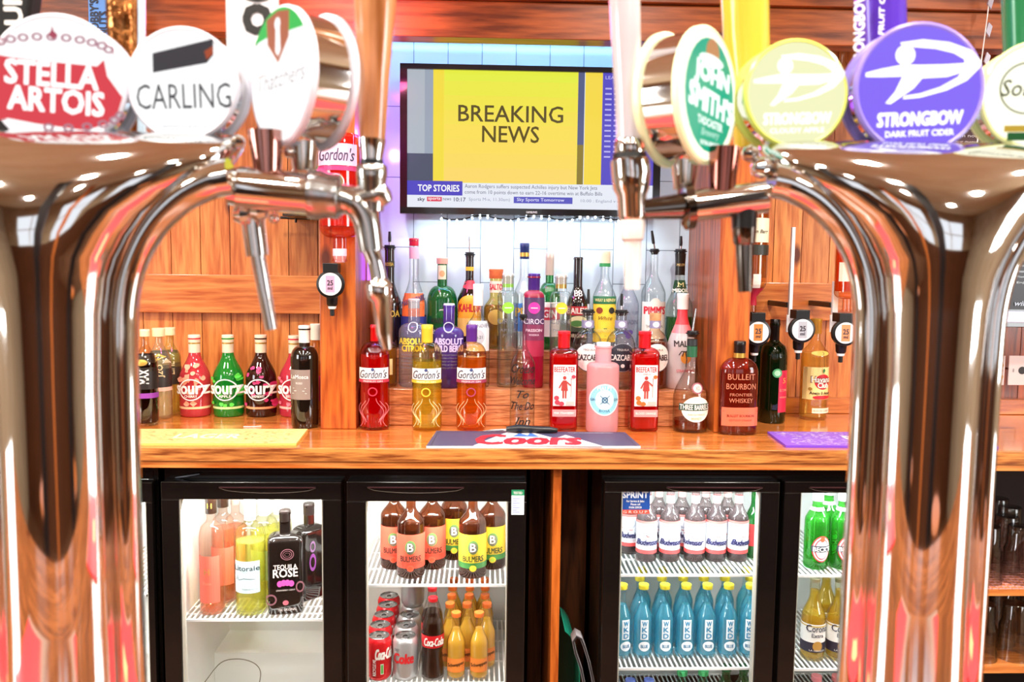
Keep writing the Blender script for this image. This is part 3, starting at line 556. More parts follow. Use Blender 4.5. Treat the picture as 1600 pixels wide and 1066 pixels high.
T2('warners', 'dark green gin bottle with a peach cap and white crest label', 690.5, 403, 47, gm=glass('#1c8a44', '#06401a', .45), sh=.52, ns=.72, nw=.33, style='round', cap=(18, 10, SCR('#d8a898')), art=lambda A: (A.rect(-6, 6, 108, 130, P_('#d8d4b8')), A.disc(0, 117, 4, 5, P_('#e0a070')), A.np(), A.poly([(-20, 34), (-2, 62), (4, 62), (22, 34)], P_('#e8e8e4')), A.text("WARNER'S", 0, 44, 32, 9, P_('#2a2a28'), .02), A.rect(-21, 21, 10, 33, P_('#1a2a22')), A.text('LEMON BALM', 0, 27, 30, 6, WH)))
T2('kahlua', 'dark coffee liqueur bottle with red and yellow arched label', 733, 399, 38, gm=DBR, sh=.5, ns=.76, nw=.34, pour=('metal', 29, -1), art=lambda A: (A.wrap(122, 128, P_('#e8b030')), A.np(), A.disc(2, 100, 15, 7, P_('#c83040')), A.rect(-17, 18, 20, 66, P_('#f0a428')), A.disc(0, 66, 17.5, 18, P_('#f0a428')), A.text('KAHLUA', 1, 64, 33, 12, P_('#c01c2c'), .04), A.rect(-17, 18, 20, 48, P_('#e8c068'))))
T2('orange_stopper', 'bottle with a broad orange wooden stopper and red lettering', 774, 420, 38, gm=glass('#f0d878', '#a08030', .1), liq=glass('#c8a040', '#806020', .3), level=.55, sh=.5, ns=.66, nw=.5, cap=(22, 15, noisy('orange_wood', '#c0582a', '#d8743a', 40)), art=lambda A: (A.wrap(88, 106, P_('#e8d8c4')), A.text('SALTO', 0, 97, 19, 9, P_('#d02c3c'), .03), A.np(), A.disc(0, 50, 12, 12, P_('#d8b858'))))
T2('blue_gold_cap', 'clear bottle with a blue and gold cap behind the green ball vodka', 817.7, 379, 32, gm=CLR, sh=.5, ns=.7, nw=.42, cap=(15, 25, PM('#1c2c60', .3)), collar=(.15, .4, GOLD), art=lambda A: (A.rect(-15, 15, 28, 72, P_('#3a78c0')), A.text('PERI', 0, 58, 26, 13, P_('#f0c83a'), .03)))
T2('cream_foil_green', 'green bottle with silver foil neck and red label', 857, 393, 35, gm=GREEN, sh=.5, ns=.72, nw=.36, style='round', cap=(14, 36, PM('#c8b8ac', .3, .3)), art=lambda A: (A.rect(-16, 16, 20, 74, P_('#e8dcd8')), A.rect(-16, 16, 46, 66, P_('#c83048')), A.text('GIN', 0, 56, 20, 12, WH, .03)))
T2('baileys', 'dark brown cream liqueur bottle with a red banner and landscape label', 901, 400, 34, gm=DBR, sh=.48, ns=.7, nw=.42, cap=(14, 10, PM('#241a1e', .3)), art=lambda A: (A.text('BB', 0, 88, 12, 9, P_('#d8d0c8'), .02), A.rect(-16.5, 16.5, 28, 60, P_('#3a4434')), A.disc(0, 44, 14, 9, P_('#d8d0a0')), A.disc(-2, 41, 10, 5, P_('#4a7a3a')), A.rect(-17, 17, 54, 68, P_('#b0202c')), A.text('BAILEYS', 0, 61, 31, 9, P_('#f4e8d8'), .03), A.text('ORIGINAL', 0, 22, 26, 6, P_('#d8c8a8'))))
T2('wray', 'clear overproof rum bottle with yellow and green label and cream cap', 942.5, 390, 37, gm=CLR, sh=.5, ns=.76, nw=.36, cap=(17, 25, SCR('#ece4c8')), collar=(.0, .22, PM('#2a8a4a', .4)), art=lambda A: (A.rect(-17.5, 17.5, 12, 84, P_('#f0d040')), A.rect(-17.5, 17.5, 72, 84, P_('#1c6a40')), A.text('WRAY & NEPHEW', 0, 78, 31, 5, P_('#f0e8a0'), .01), A.disc(-9, 62, 4.5, 5, P_('#8a3a20')), A.disc(9, 62, 4.5, 5, P_('#2a2a20')), A.text('White', 0, 50, 20, 6, P_('#7a4a20'), 0, .4), A.poly([(-17, 38), (0, 34), (17, 38), (17, 26), (0, 22), (-17, 26)], P_('#1c6a50')), A.text('OVERPROOF RUM', 0, 30.5, 31, 5, P_('#e8e080'), .02), A.text('JAMAICA', 0, 17, 16, 4, P_('#8a5a20'))))
T2('grenadine', 'clear syrup bottle with grey lettering behind the white tap nozzle', 979, 408, 35, gm=glass('#e0e2ec', '#9498ac', .1), sh=.5, ns=.78, nw=.32, cap=(13, 22, BLACK), art=lambda A: (A.text('MONIN PURE', 0, 58, 31, 6, P_('#5a5c74'), 0), A.text('GRENADINE', 0, 44, 32, 7, P_('#5a5c74'), .01), A.disc(-4, 28, 4, 4, P_('#5a4a90')), A.disc(2, 28, 4, 4, P_('#5a4a90')), A.disc(-1, 22, 4, 4, P_('#5a4a90'))))
T2('pimms', 'fruit cup bottle with red lettering on cream label and angled black spout', 1018.5, 391, 38, gm=CLR, liq=glass('#d87838', '#8a3a10', .35), level=.12, sh=.56, ns=.8, nw=.32, pour=('black', 33, -5), art=lambda A: (A.rect(-18, 18, 18, 76, P_('#ecebe2')), A.disc(0, 74, 8, 8, P_('#e4e2d8')), A.text("PIMM'S", 0, 63, 31, 12, P_('#d0283a'), .04), A.text('No 1', 0, 48, 12, 6, P_('#3a7a4a')), A.text('THE ORIGINAL', 0, 38, 26, 4, P_('#6a6a5a'))))
T2('midori', 'melon liqueur bottle with green lower half and black foil neck by the right post', 1059, 391, 42, gm=glass('#e8f0e8', '#98a898'), liq=glass('#1c8a34', '#064a14', .5), level=.34, sh=.42, ns=.7, nw=.36, pour=('black', 25), art=lambda A: (A.wrap(118, 152, PM('#1a140e', .3)), A.text('MELON', 0, 134, 12, 4, P_('#d8b870')), A.np(), A.poly([(-9, 110), (-16, 93), (-13, 90), (13, 90), (16, 93), (9, 110)], P_('#14502c')), A.text('M', 0, 103, 8, 7, P_('#e8d890')), A.text('MIDORI', 0, 94, 22, 6, P_('#e8e4d0'), .03)))

# ================================================================== MATS & SMALL THINGS ON WORKTOP
def mat_thing(name, label, cat, pts, h, c, edge, artf):
    """pts: px corners near-left, near-right, far-right, far-left on the worktop"""
    P = [G(x, y, ZC) for x, y in pts]; c0 = (P[0]+P[1]+P[2]+P[3])/4
    root = thing(name, label, cat, (c0.x, c0.y, ZC+.0004)); m = MB()
    vs = [(p.x-c0.x, p.y-c0.y, 0) for p in P]+[(p.x-c0.x, p.y-c0.y, h) for p in P]
    m.add(vs, [(0, 1, 5, 4), (1, 2, 6, 5), (2, 3, 7, 6), (3, 0, 4, 7), (0, 3, 2, 1)], edge); m.add(vs[4:], [(0, 1, 2, 3)], c); m.build('mat_body', root)
    Wd = (P[1]-P[0]).length; D = P[3].y-P[0].y; cx = (P[0].x+P[1].x)/2-c0.x; y0 = P[0].y-c0.y
    m = MB(); A = Art(m, lambda x, z, l: (cx+x, y0+z, h+.0002+l*.00015)); artf(A, Wd, D); m.build('printing', root); return root
def coors(A, Wd, D):
    A.poly([(-.15, .004), (.17, .004), (.09, D*.75), (.06, D*.5), (.0, D*.95), (-.03, D*.8), (-.06, D*.95)], P_('#eef0f4')); A.poly([(-.05, D*.62), (-.03, D*.85), (-.01, D*.7), (0, D*.9), (.02, D*.6)], P_('#4a78c0'))
    A.text('Coors', -.01, D*.42, .26, D*.62, P_('#d42036'), .05, .2); A.line([(-Wd/2+.012, D*.04), (-Wd/2+.02, D*.94), (Wd/2-.02, D*.94), (Wd/2-.012, D*.04)], .0012, P_('#20222e')); A.text('ROCKY MOUNTAIN REFRESHMENT', .16, D*.88, .12, D*.06, P_('#c0c4d0'))
mat_thing('bar_mat', 'navy rubber bar mat with red script lying at the worktop front', 'bar mat', [(666, 701), (1001, 701), (976, 679), (682, 677)], .006, P_('#4a4a66'), P_('#d8d8dc'), coors)
def specks(c, n=500):
    def f(A, Wd, D):
        r = random.Random(n); vs = []; fs = []
        for i in range(n):
            x, z = r.uniform(-Wd/2+.03, Wd/2-.03), r.uniform(.01, D-.01); a = r.uniform(.002, .006); b = r.uniform(.0008, .0018); k = len(vs)
            vs += [(x-a, z-b), (x+a, z-b), (x+a, z+b), (x-a, z+b)]; fs.append((k, k+1, k+2, k+3))
        A._put(vs, fs, P_(c)); A.text('FRUIT CIDER' if n > 450 else 'LAGER', 0, D*.5, .16, D*.3, WH if n > 450 else P_('#fff4c8'), .04)
    return f
mat_thing('bar_mat', 'cream yellow bar mat on the worktop below the liqueurs', 'bar mat', [(150, 697), (463, 697), (481, 674), (170, 674)], .006, P_('#f2d488'), P_('#e0b860'), specks('#e4c078', 400))
mat_thing('bar_mat', 'purple patterned bar mat on the worktop behind the right tap column', 'bar mat', [(1228, 700), (1560, 702), (1535, 680), (1199, 678)], .006, P_('#8a5cd0'), P_('#6a3ac0'), specks('#e8dcf4', 600))
kn = G(830, 676, ZC+.008); kt = thing('corkscrew', 'black handled corkscrew lying on the navy bar mat', 'corkscrew', (kn.x, kn.y, ZC+.0085))
s = sc(kn); m = MB(); m.tube([(-39*s, 0, .008), (-20*s, 0, .0105), (5*s, 0, .008), (28*s, 0, .007), (41*s, -.002, .006)], [.007, .0105, .009, .009, .006], BLACK, 14); m.build('handle', kt)
m = MB(); m.tube([(-38*s, .002, .006), (-60*s, .002, .004), (-75*s, 0, .003)], [.003, .0025, .001], STEEL, 8); m.build('lever', kt)
p = G(392, 668, ZC); m = MB(); m.tube([p+Vector((-.02, 0, .002)), p+Vector((.01, 0, .002)), p+Vector((.025, .01, .002))], .0012, WHITE, 6); tag(m.build('straw_scrap'), 'small white paper scrap on the worktop behind the yellow mat', 'scrap')

# ================================================================== FRIDGES
YD = 2.04
ZTOP = .893
def wire_shelf(x0, x1, y0, y1, z, mb, n=None):
    mb.box(x0, x1, y0, y0+.005, z-.006, z, WIRE); mb.box(x0, x1, y1-.004, y1, z-.005, z, WIRE); mb.box(x0, x0+.004, y0, y1, z-.005, z, WIRE); mb.box(x1-.004, x1, y0, y1, z-.005, z, WIRE)
    n = n or int((x1-x0)/.0135)
    for i in range(1, n): x = x0+(x1-x0)*i/n; mb.box(x-.0022, x+.0022, y0+.003, y1-.003, z-.0035, z-.0003, WIRE)
    for k in (.33, .66): y = y0+(y1-y0)*k; mb.box(x0, x1, y-.002, y+.002, z-.008, z-.0042, WIRE)
def fridge(label, pxs, doors, shelves, rot=0):
    xa, xb = W(pxs[0], 800, YD).x, W(pxs[1], 800, YD).x; cx = (xa+xb)/2; hw = (xb-xa)/2
    root = thing('bottle_cooler', label, 'fridge', (cx, YD, 0.0)); z0, z1 = .08, ZTOP; D = YW-YD-.04
    m = MB(); m.box(-hw, hw, .035, D, z1-.02, z1, BGLOSS); m.box(-hw, hw, .035, D, z0, z0+.03, BGLOSS); m.box(-hw, -hw+.012, .035, D, z0+.03, z1-.02, BGLOSS); m.box(hw-.012, hw, .035, D, z0+.03, z1-.02, BGLOSS); m.box(-hw+.012, hw-.012, D-.012, D, z0+.03, z1-.02, BGLOSS)
    for x in (-hw+.02, hw-.05): m.box(x, x+.03, .05, .08, 0.0005, z0, BLACK); m.box(x, x+.03, D-.06, D-.03, 0.0005, z0, BLACK)
    m.box(-hw+.012, hw-.012, .0335, .05, z1-.04, z1-.02, BGLOSS)
    for (q0, q1) in zip(doors, doors[1:]): x = (W(q0[1], 800, YD).x+W(q1[0], 800, YD).x)/2-cx; m.box(x-.016, x+.016, .0335, .05, z0+.03, z1-.04, BGLOSS)
    m.build('cabinet', root)
    m = MB(); g = .03; a, b, zz0, zz1, yb = -hw+.013, hw-.013, z0+.031, z1-.0215, D-.013
    m.box(a, a+.012, .036, yb, zz0, zz1, LINER); m.box(b-.012, b, .036, yb, zz0, zz1, LINER); m.box(a+.012, b-.012, yb-.01, yb, zz0, zz1, LINER); m.box(a+.012, b-.012, .036, yb-.01, zz1-.008, zz1, LINER); m.box(a+.012, b-.012, .036, yb-.01, zz0, zz0+.01, LINER)
    m.box(a+.012, b-.012, yb-.16, yb-.01, zz0+.01, .27 if rot < 2 else .115, LINER)
    for q in (a+.012, b-.014):
        for i in range(24): m.box(q-.0003, q+.0023, .07, .074, .36+i*.02, .368+i*.02, PM('#6a6a68', .5))
    m.build('liner', root)
    m = MB(); m.tube([(a+.03, .052, zz1-.013), (b-.03, .052, zz1-.013)], .005, EM('#fff8ec' if rot < 2 else '#eef4ff', 14), 10); m.build('light_tube', root)
    yy0, yy1 = .058, yb-.02
    for (p0, p1, g0, g1, gt, hnd, cl) in doors:
        dx0, dx1, gx0, gx1 = [W(q, 800, YD).x-cx for q in (p0, p1, g0, g1)]
        dt = W(p0+10, 753, YD).z; db = z0+.005; gz1 = W((g0+g1)/2, gt, YD).z; gz0 = .16
        m = MB(); m.box(dx0, dx1, 0, .032, gz1, dt, BGLOSS); m.box(dx0, dx1, 0, .032, db, gz0, BGLOSS); m.box(dx0, gx0, 0, .032, gz0, gz1, BGLOSS); m.box(gx1, dx1, 0, .032, gz0, gz1, BGLOSS)
        m.box(gx0-.0, gx0+.0035, .004, .03, gz0, gz1, PM('#b8b4a8', .3)); m.box(gx1-.0035, gx1, .004, .03, gz0, gz1, PM('#b8b4a8', .3))
        d = m.build('door', root, bev=.0018)
        m = MB(); m.box(gx0+.001, gx1-.001, .012, .017, gz0+.001, gz1-.001, glass('#ffffff', '#e8eeee', 0, .0, .55)); m.build('glass_pane', d)
        h0, h1 = [W(q, 800, YD).x-cx for q in hnd]; hz = W((hnd[0]+hnd[1])/2, 762, YD).z; n = 14; arc = [(h0+(h1-h0)*i/n, hz-.013*math.sin(PI*min(1, i/n*1.0))**.45) for i in range(n+1)]
        m = MB(); m.prism([(h0, hz+.002), (h1, hz+.002)]+[(h1-.004, hz-.001), (h0+.004, hz-.001)], -.004, .0015, PM('#6a4448', .2, .6)); m.tube([(x, -.0005, z-.001) for x, z in arc], .0009, PM('#5a5048', .25), 6); m.build('handle', d)
        x = (dx0+dx1)/2; area('fridge_light', (cx+x, YD+.06, zz1-.03), (cx+x, YD+.25, .3), (dx1-dx0)*.75, .02, cl*(1.9 if rot < 2 else 1.3), (1, .97, .92) if rot < 2 else (.9, .96, 1))
    for (s0, s1, py, dep) in shelves:
        sx0, sx1 = W(s0, 800, YD+.06).x-cx, W(s1, 800, YD+.06).x-cx; z = W((s0+s1)/2, py, YD+yy0).z if py > 2 else py
        m = MB(); wire_shelf(sx0, sx1, yy0, dep or yy1, z, m); m.build('wire_shelf', root)
    return root
def shz(px, py): return W(px, py, YD+.058).z
f1 = fridge('black double-door bottle cooler under the left half of the worktop', (250, 823), [(252, 533, 279, 504, 781, (343, 494), 3.2), (542, 822, 571, 794, 784, (574, 725), 3.2)], [(272, 518, 968, .2), (560, 800, 914, None), (560, 800, 1067, None)])
f2 = fridge('black double-door bottle cooler under the right half of the worktop, partly behind the tap column', (942, 1500), [(944, 1217, 971, 1188, 769, (1040, 1190), 3.8), (1225, 1498, 1251, 1469, 771, (1262, 1412), 3.8)], [(962, 1205, 898, None), (962, 1205, 1044, None), (962, 1205, .13, None), (1238, 1480, 899, None), (1238, 1480, 1045, None), (1238, 1480, .13, None)], 2)
f0 = fridge('black bottle cooler at the far left seen behind the left tap column', (-150, 240), [(-148, 238, -110, 228, 785, (0, 150), 3.5)], [(-130, 228, 930, None)])
m = MB(); A = Art(m, flat(0)); a = W(803, 800, YD)
st = thing('energy_sticker', 'small white and green energy sticker on the corner of the left cooler door', 'sticker', (W(809, 785, YD).x, YD-.0005, W(809, 785, YD).z)); s = sc(a)
A = Art(m, flat(0, .0002), s); A.rect(-10, 10, -20, 20, P_('#e4e8f4')); A.rect(-10, 10, 11, 20, P_('#2a9a68')); A.text('TESTED', 0, 15, 14, 4, WH, .03); 
for i in range(7): A.rect(-8, -1 if i % 2 else 3, -16+i*3.6, -15+i*3.6, P_('#9aa4d8'))
m.build('sticker_face', st)
m = MB(); q = W(994, 786, YD-.0); st = thing('door_sticker', 'blue and red supplier sticker in the corner of the cooler door glass', 'sticker', (q.x, YD+.0112, q.z)); A = Art(m, flat(0, .0002), s)
A.rect(-23, 23, -14, 19, P_('#1e4a9a')); A.rect(-23, 23, -19.5, -13, P_('#e8503c')); A.text('SPRINT', 0, 11, 40, 10, P_('#e8ecf8'), .05); A.text('For Service & Sales', 0, 1, 28, 3.5, WH, .02); A.text('Please call', 0, -4, 15, 3, WH, .02); A.text('01656 220220', 0, -9, 20, 3, WH, .02); A.text('G R O U P', 0, -16.3, 38, 4, P_('#f8d8d0'), .02); m.build('sticker_face', st)
# door closer bits on top
p = W(300, 747, YD+.02)
m = MB(); m.tube([W(262, 748, YD+.04), W(288, 745, YD+.03), W(312, 741, YD+.025)], [.001, .003, .002], PM('#3a3c46', .3), 8); tag(m.build('pen'), 'dark pen lying on top of the left cooler under the worktop edge', 'pen')

# ---- contents helper
ORD = ['leftmost', 'second from left', 'third from left', 'fourth from left', 'fifth from left', 'sixth from left', 'seventh from left', 'eighth from left']
def at(key, label, px, base, top, w, z, **k):
    return bottle(key, label, px, base, top, w, z, minY=YD+.062, **k)
# left door
Z = shz(390, 968)
PKW = glass('#ffece0', '#e8b898', .03); PKL = glass('#ffb890', '#e08a60', .25); WHW = glass('#fdffe4', '#d4dc90'); WHL = glass('#fafa9c', '#d4d860', .2)
def rose(A): A.rect(-19, 15, 20, 95, P_('#f4705c')); A.text('H', -2, 70, 8, 9, P_('#c8884a'), .03); A.text('Rose', -2, 52, 12, 5, P_('#e0a080')); 
rk = dict(sh=.62, ns=.8, nw=.36, style='wine', cap=(17, 28, PM('#2a1a12', .25)))
at('rose_wine', 'rose wine bottle with coral label at the front left of the cooler shelf', 333, 963, 776, 38, Z, gm=PKW, liq=PKL, level=.1, art=lambda A: (rose(A), A.text('H', 0, 172, 6, 8, GOLD, .03)), **rk)
at('rose_wine_b', 'rose wine bottle standing just behind the coral labelled one', 351, 945, 766, 36, Z, gm=PKW, liq=PKL, level=.66, art=lambda A: (A.rect(-17, 17, 30, 90, P_('#f4806c')), A.text('H', 0, 165, 6, 8, GOLD, .03)), **rk)
at('rose_wine_c', 'rose wine bottle with bare neck, third back in the cooler', 370, 930, 770, 35, Z, gm=PKW, liq=PKL, level=.66, sh=.62, ns=.8, nw=.36, style='wine', cap=(14, 20, PM('#b8a090', .3)), art=lambda A: A.rect(-16, 16, 30, 85, P_('#f09080')))
def lit(A):
    A.rect(-24, 18, 37, 88, P_('#cfe8ee')); A.text('Litorale', -1, 77, 38, 8, P_('#2a3a44'), .01); A.line([(-20, 57), (18, 57)], .8, P_('#4a5a64')); A.line([(-16, 58), (-14, 66), (-12, 58), (-4, 61), (4, 60), (12, 59)], 1, P_('#4a5a64')); A.text('Vermentino', 4, 44, 22, 3, P_('#4a5a64'))
lk = dict(sh=.62, ns=.8, nw=.33, style='wine', cap=(17, 38, SCR('#f4f4ee')))
at('white_wine', 'pale yellow white wine bottle with pale blue label at the shelf front', 393, 964, 778, 47, Z, gm=WHW, liq=WHL, level=.62, art=lit, **lk)
at('white_wine_b', 'white wine bottle with white foil directly behind the blue labelled one', 415, 944, 770, 43, Z, gm=WHW, liq=WHL, level=.64, art=lambda A: A.rect(-18, 18, 37, 84, P_('#d4e6d8')), **lk)
at('white_wine_c', 'white wine bottle at the back of the cooler behind the black square bottle', 437, 928, 768, 40, Z, gm=WHW, liq=WHL, level=.64, art=lambda A: A.rect(-17, 17, 37, 84, P_('#e4ecd0')), **lk)
def teq(A):
    q = P_('#e8dcd8'); r = P_('#8a5a64'); pk = P_('#e058b0')
    for k in (0, 1, 2): A.disc(3, 96, 10-k*3, 9-k*3, r, .86)
    A.text('TEQUILA', 0, 76, 34, 9, q, .02); A.text('ROSE', 0, 67, 35, 13, q, .03)
    for a in (-.9, -.3, .3, .9): A.disc(a*9, 52-abs(a)*2, 4, 5, pk)
    A.text('STRAWBERRY CREAM', 0, 40, 26, 2.5, q); A.disc(20, 44, 6, 9, r, .7); A.disc(-20, 26, 8, 9, r, .7); A.disc(0, 20, 4, 4, P_('#c86a7a')); A.text('THE ORIGINAL', 2, 9, 26, 4, q)
tk = dict(sh=.7, ns=.79, nw=.31, p=7, sy=.72, style='round', gm=PM('#14100e', .12, 0, 0, .8))
at('tequila', 'black square-shouldered liqueur bottle with pink flower at the cooler shelf front', 447, 961, 799, 54, Z, cap=(17, 18, PM('#241c1a', .3)), art=teq, rz=.22, **tk)
at('tequila_b', 'black square-shouldered liqueur bottle turned sideways behind the front one', 484, 938, 788, 46, Z, cap=(17, 18, PM('#241c1a', .3)), art=lambda A: (A.disc(-5, 60, 6, 14, P_('#7a3a80'), .6), A.disc(-5, 85, 5, 9, P_('#7a5a80'), .6)), rz=.8, **tk)
m = MB(); m.tube(cr([W(320, 1066, 2.2), W(345, 1036, 2.22), W(372, 1030, 2.22), W(396, 1036, 2.22), W(407, 1050, 2.22), W(404, 1075, 2.2)], 5), .0012, PM('#5a5240', .5), 6); tag(m.build('cable'), 'thin loose cable looping at the bottom of the empty cooler compartment', 'cable')
# bulmers
Z = shz(690, 914)
def bulm(c, b):
    def f(A):
        A.wrap(17, 71, P_(c)); A.wrap(17, 26, P_(b), 1); A.l = 4; A.disc(1, 51, 8, 11, P_('#5a8a4a')); A.disc(1, 50, 6.5, 9, P_('#6a6458')); A.text('B', 1, 51, 8, 13, WH, .015); A.text('BULMERS', 1, 33, 29, 9, P_('#3a2018' if b != '#3a7a3a' else '#2c3c18'), .03); A.disc(1, 18, 5, 5, P_(c)); A.disc(1, 18, 3.5, 3.5, P_('#d84a2a' if b != '#3a7a3a' else '#a8c03a'))
    return f
ck2 = dict(sh=.55, ns=.72, nw=.34, style='bell', gm=glass('#8a4a28', '#3a180a', .1), liq=glass('#5a2410', '#240a04', .55), level=.5, cap=(15, 8, PM('#b8b0a0', .3, .8)))
rl = bulm('#ee5c46', '#cc4a36'); yl = bulm('#efc838', '#3a7a3a')
at('cider_red', 'brown cider bottle with coral red label, front of the three', 642, 906, 752, 44, Z, group='cider bottles with red labels', art=rl, **ck2)
at('cider_red', 'brown cider bottle with coral red label, back left of the three', 616, 892, 738, 44, Z, group='cider bottles with red labels', art=rl, **ck2)
at('cider_red', 'brown cider bottle with coral red label, back right of the three', 675, 892, 738, 44, Z, group='cider bottles with red labels', art=rl, **ck2)
at('cider_yellow', 'brown cider bottle with yellow label, front of the three', 738, 906, 752, 44, Z, group='cider bottles with yellow labels', art=yl, **ck2)
at('cider_yellow', 'brown cider bottle with yellow label, back left of the three', 709, 884, 738, 44, Z, fixY=2.31, group='cider bottles with yellow labels', art=yl, **ck2)
at('cider_yellow', 'brown cider bottle with yellow label, back right of the three', 768, 892, 738, 44, Z, group='cider bottles with yellow labels', art=yl, **ck2)
# cans
Z = shz(690, 1067)
def can_parts(key, body, art, s):
    if key in CACHE: return CACHE[key]
    R = .033; H = .1125; P = [(R*.75, .002), (R*.8, 0), (R*.95, .006), (R, .012), (R, H*.5), (R, H-.013), (R*.88, H-.004), (R*.82, H-.002), (R*.82, H)]
    m = MB(); m.lathe(P, body, 32); b = m
    m = MB(); m.lathe([(R*.82, H), (R*.78, H+.0008), (R*.75, H-.003), (R*.2, H-.0035), (0, H-.0035)], STEEL, 28); m.lathe([(R*.18, H-.0032), (R*.3, H-.0030), (R*.33, H-.0018), (R*.2, H-.0015)], PM('#d8d8d8', .2, 1), 16, sy=1.5, M=Matrix.Translation((0, -.004, 0))); m.box(-.006, .006, -.024, -.014, H-.0036, H-.0032, PM('#707070', .4, 1)); lid = m
    m = MB()
    def fn(x, z, l): a = x/R; q = R+.0004+l*.0002; return (q*math.sin(a), -q*math.cos(a), z)
    art(Art(m, fn, .001)); CACHE[key] = [('can_body', b.build('can_body'), -1), ('lid', lid.build('lid'), -1), ('label', m.build('label'), -1)]; return CACHE[key]
def can(key, label, P, body, art, group, rz=0):
    first = key not in CACHE; parts = can_parts(key, body, art, 1); r = thing('drink_can', label, 'can', P, group, rz)
    for n, o, par in parts:
        if not first: o = o.copy(); COL.objects.link(o)
        o.parent = r
def cokeart(A): A.text('Coca-Cola', 16, 74, 50, 28, WH, .05, .35); A.text('RECYCLE ME', -12, 38, 44, 8, WH, .04, 0, PI/2); A.rect(4, 12, 20, 48, P_('#e8f0e0')); A.rect(5, 11, 22, 46, P_('#5ab04a'))
def dietart(A): A.text('Coke', 2, 62, 56, 26, P_('#d8242c'), .06, .1); A.text('DIET', -16, 84, 16, 7, P_('#6a6a70'), .02)
TOPZ = Z+.1125
RC = PM('#d81a24', .22, .35); SC_ = PM('#c4c6c8', .28, .6)
names = ['front', 'second', 'third', 'fourth', 'rearmost']
for i, (x, y) in enumerate(((592.5, 999), (594, 982), (600, 967), (606, 953), (608, 939))):
    p = G(x, y, TOPZ); p.y = max(p.y, YD+.1); p = Vector((G(x, y, TOPZ).x, 2.135+i*.0675, Z+.0005)); p.x = W(x, 1000, p.y).x
    can('cola_can', 'red cola can, %s in the left file on the lower cooler shelf' % names[i], p, RC, cokeart, 'red cola cans', .1)
for i, (x, y) in enumerate(((633.5, 1000), (635, 983), (640, 967), (645, 953))):
    p = Vector((0, 2.135+i*.0675, Z+.0005)); p.x = W(x, 1000, p.y).x
    can('diet_can', 'silver diet cola can, %s in its file beside the red cans' % names[i], p, SC_, dietart, 'silver diet cola cans', -.15)
p = Vector((0, 2.135+3*.0675, Z+.0005+.1135)); p.x = W(645, 1000, p.y).x
can('diet_can', 'silver diet cola can stacked on top of the rear one', p, SC_, dietart, 'silver diet cola cans', 2.6)
def colaprof(R, H): return [(0, .001), (R*.8, 0), (R*.97, .004), (R, .012), (R*.97, H*.15), (R*.86, H*.25), (R*.84, H*.32), (R*.98, H*.45), (R*1.0, H*.55), (R*.93, H*.65), (R*.68, H*.77), (R*.45, H*.87), (R*.38, H*.95), (R*.4, H*.97), (0, H*.975)]
kk = dict(gm=glass('#f0ecea', '#8a8078'), liq=glass('#2a0a04', '#0c0201', .75), level=.7, prof=colaprof, nw=.38, cap=(15, 6, PM('#d8202c', .3)), art=lambda A: (A.wrap(54, 74, PM('#d01c28', .3)), A.text('Coca-Cola', 2, 64, 28, 13, WH, .03, .3)))
for i, (x, d) in enumerate(((675, 2.10), (674, 2.17))):
    q = W(x, 1066, d); q = q-Vector((0, 0, q.z-Z)); P0 = q; s = sc(P0)
    key = 'cola_glass'; first = key not in CACHE; parts = bottle_parts(key, s, 36, 130, **kk)
    r = thing('bottle', ['glass cola bottle with red label at the front between cans and orange bottles', 'glass cola bottle mostly hidden behind the front cola bottle'][i], 'bottle', (P0.x, P0.y+.03, Z+.0006), 'glass cola bottles')
    for n, o, par in parts:
        if not first: o = o.copy(); COL.objects.link(o)
        o.parent = r
ok = dict(gm=glass('#fffaf0', '#f0d8a0'), liq=glass('#ffd858', '#ffc040', .9), level=.76, sh=.52, ns=.8, nw=.42, style='bell', cap=(15, 7, PM('#f07a30', .35)), art=lambda A: (A.rect(-13, 13, 14, 36, P_('#f08a3a')), A.text('Schweppes', 0, 26, 24, 7, P_('#3a2a10'), .02, .2, .2)))
grid = [(712, 0), (748, 0), (702, 1), (729, 1), (760, 1), (705, 2), (732, 2), (757, 2), (706, 3), (733, 3), (757, 3), (708, 4), (733, 4), (756, 4)]
rn = ['front row', 'second row', 'third row', 'fourth row', 'back row']; cnt = {}
for x, r_ in grid:
    c = cnt.get(r_, 0); cnt[r_] = c+1; Y = 2.105+r_*.06; q = W(x, 1040, Y); s = sc(q); key = 'orange_bottle'; first = key not in CACHE
    parts = bottle_parts(key, s, 29, 106, **ok); pos = (['left', 'right'] if r_ == 0 else ['left', 'middle', 'right'])[c]
    t = thing('bottle', 'small orange juice bottle with orange cap, %s, %s of the cooler shelf' % (rn[r_], pos), 'bottle', (q.x, Y+.024, Z+.0006), 'small orange juice bottles')
    for n, o, par in parts:
        if not first: o = o.copy(); COL.objects.link(o)
        o.parent = t
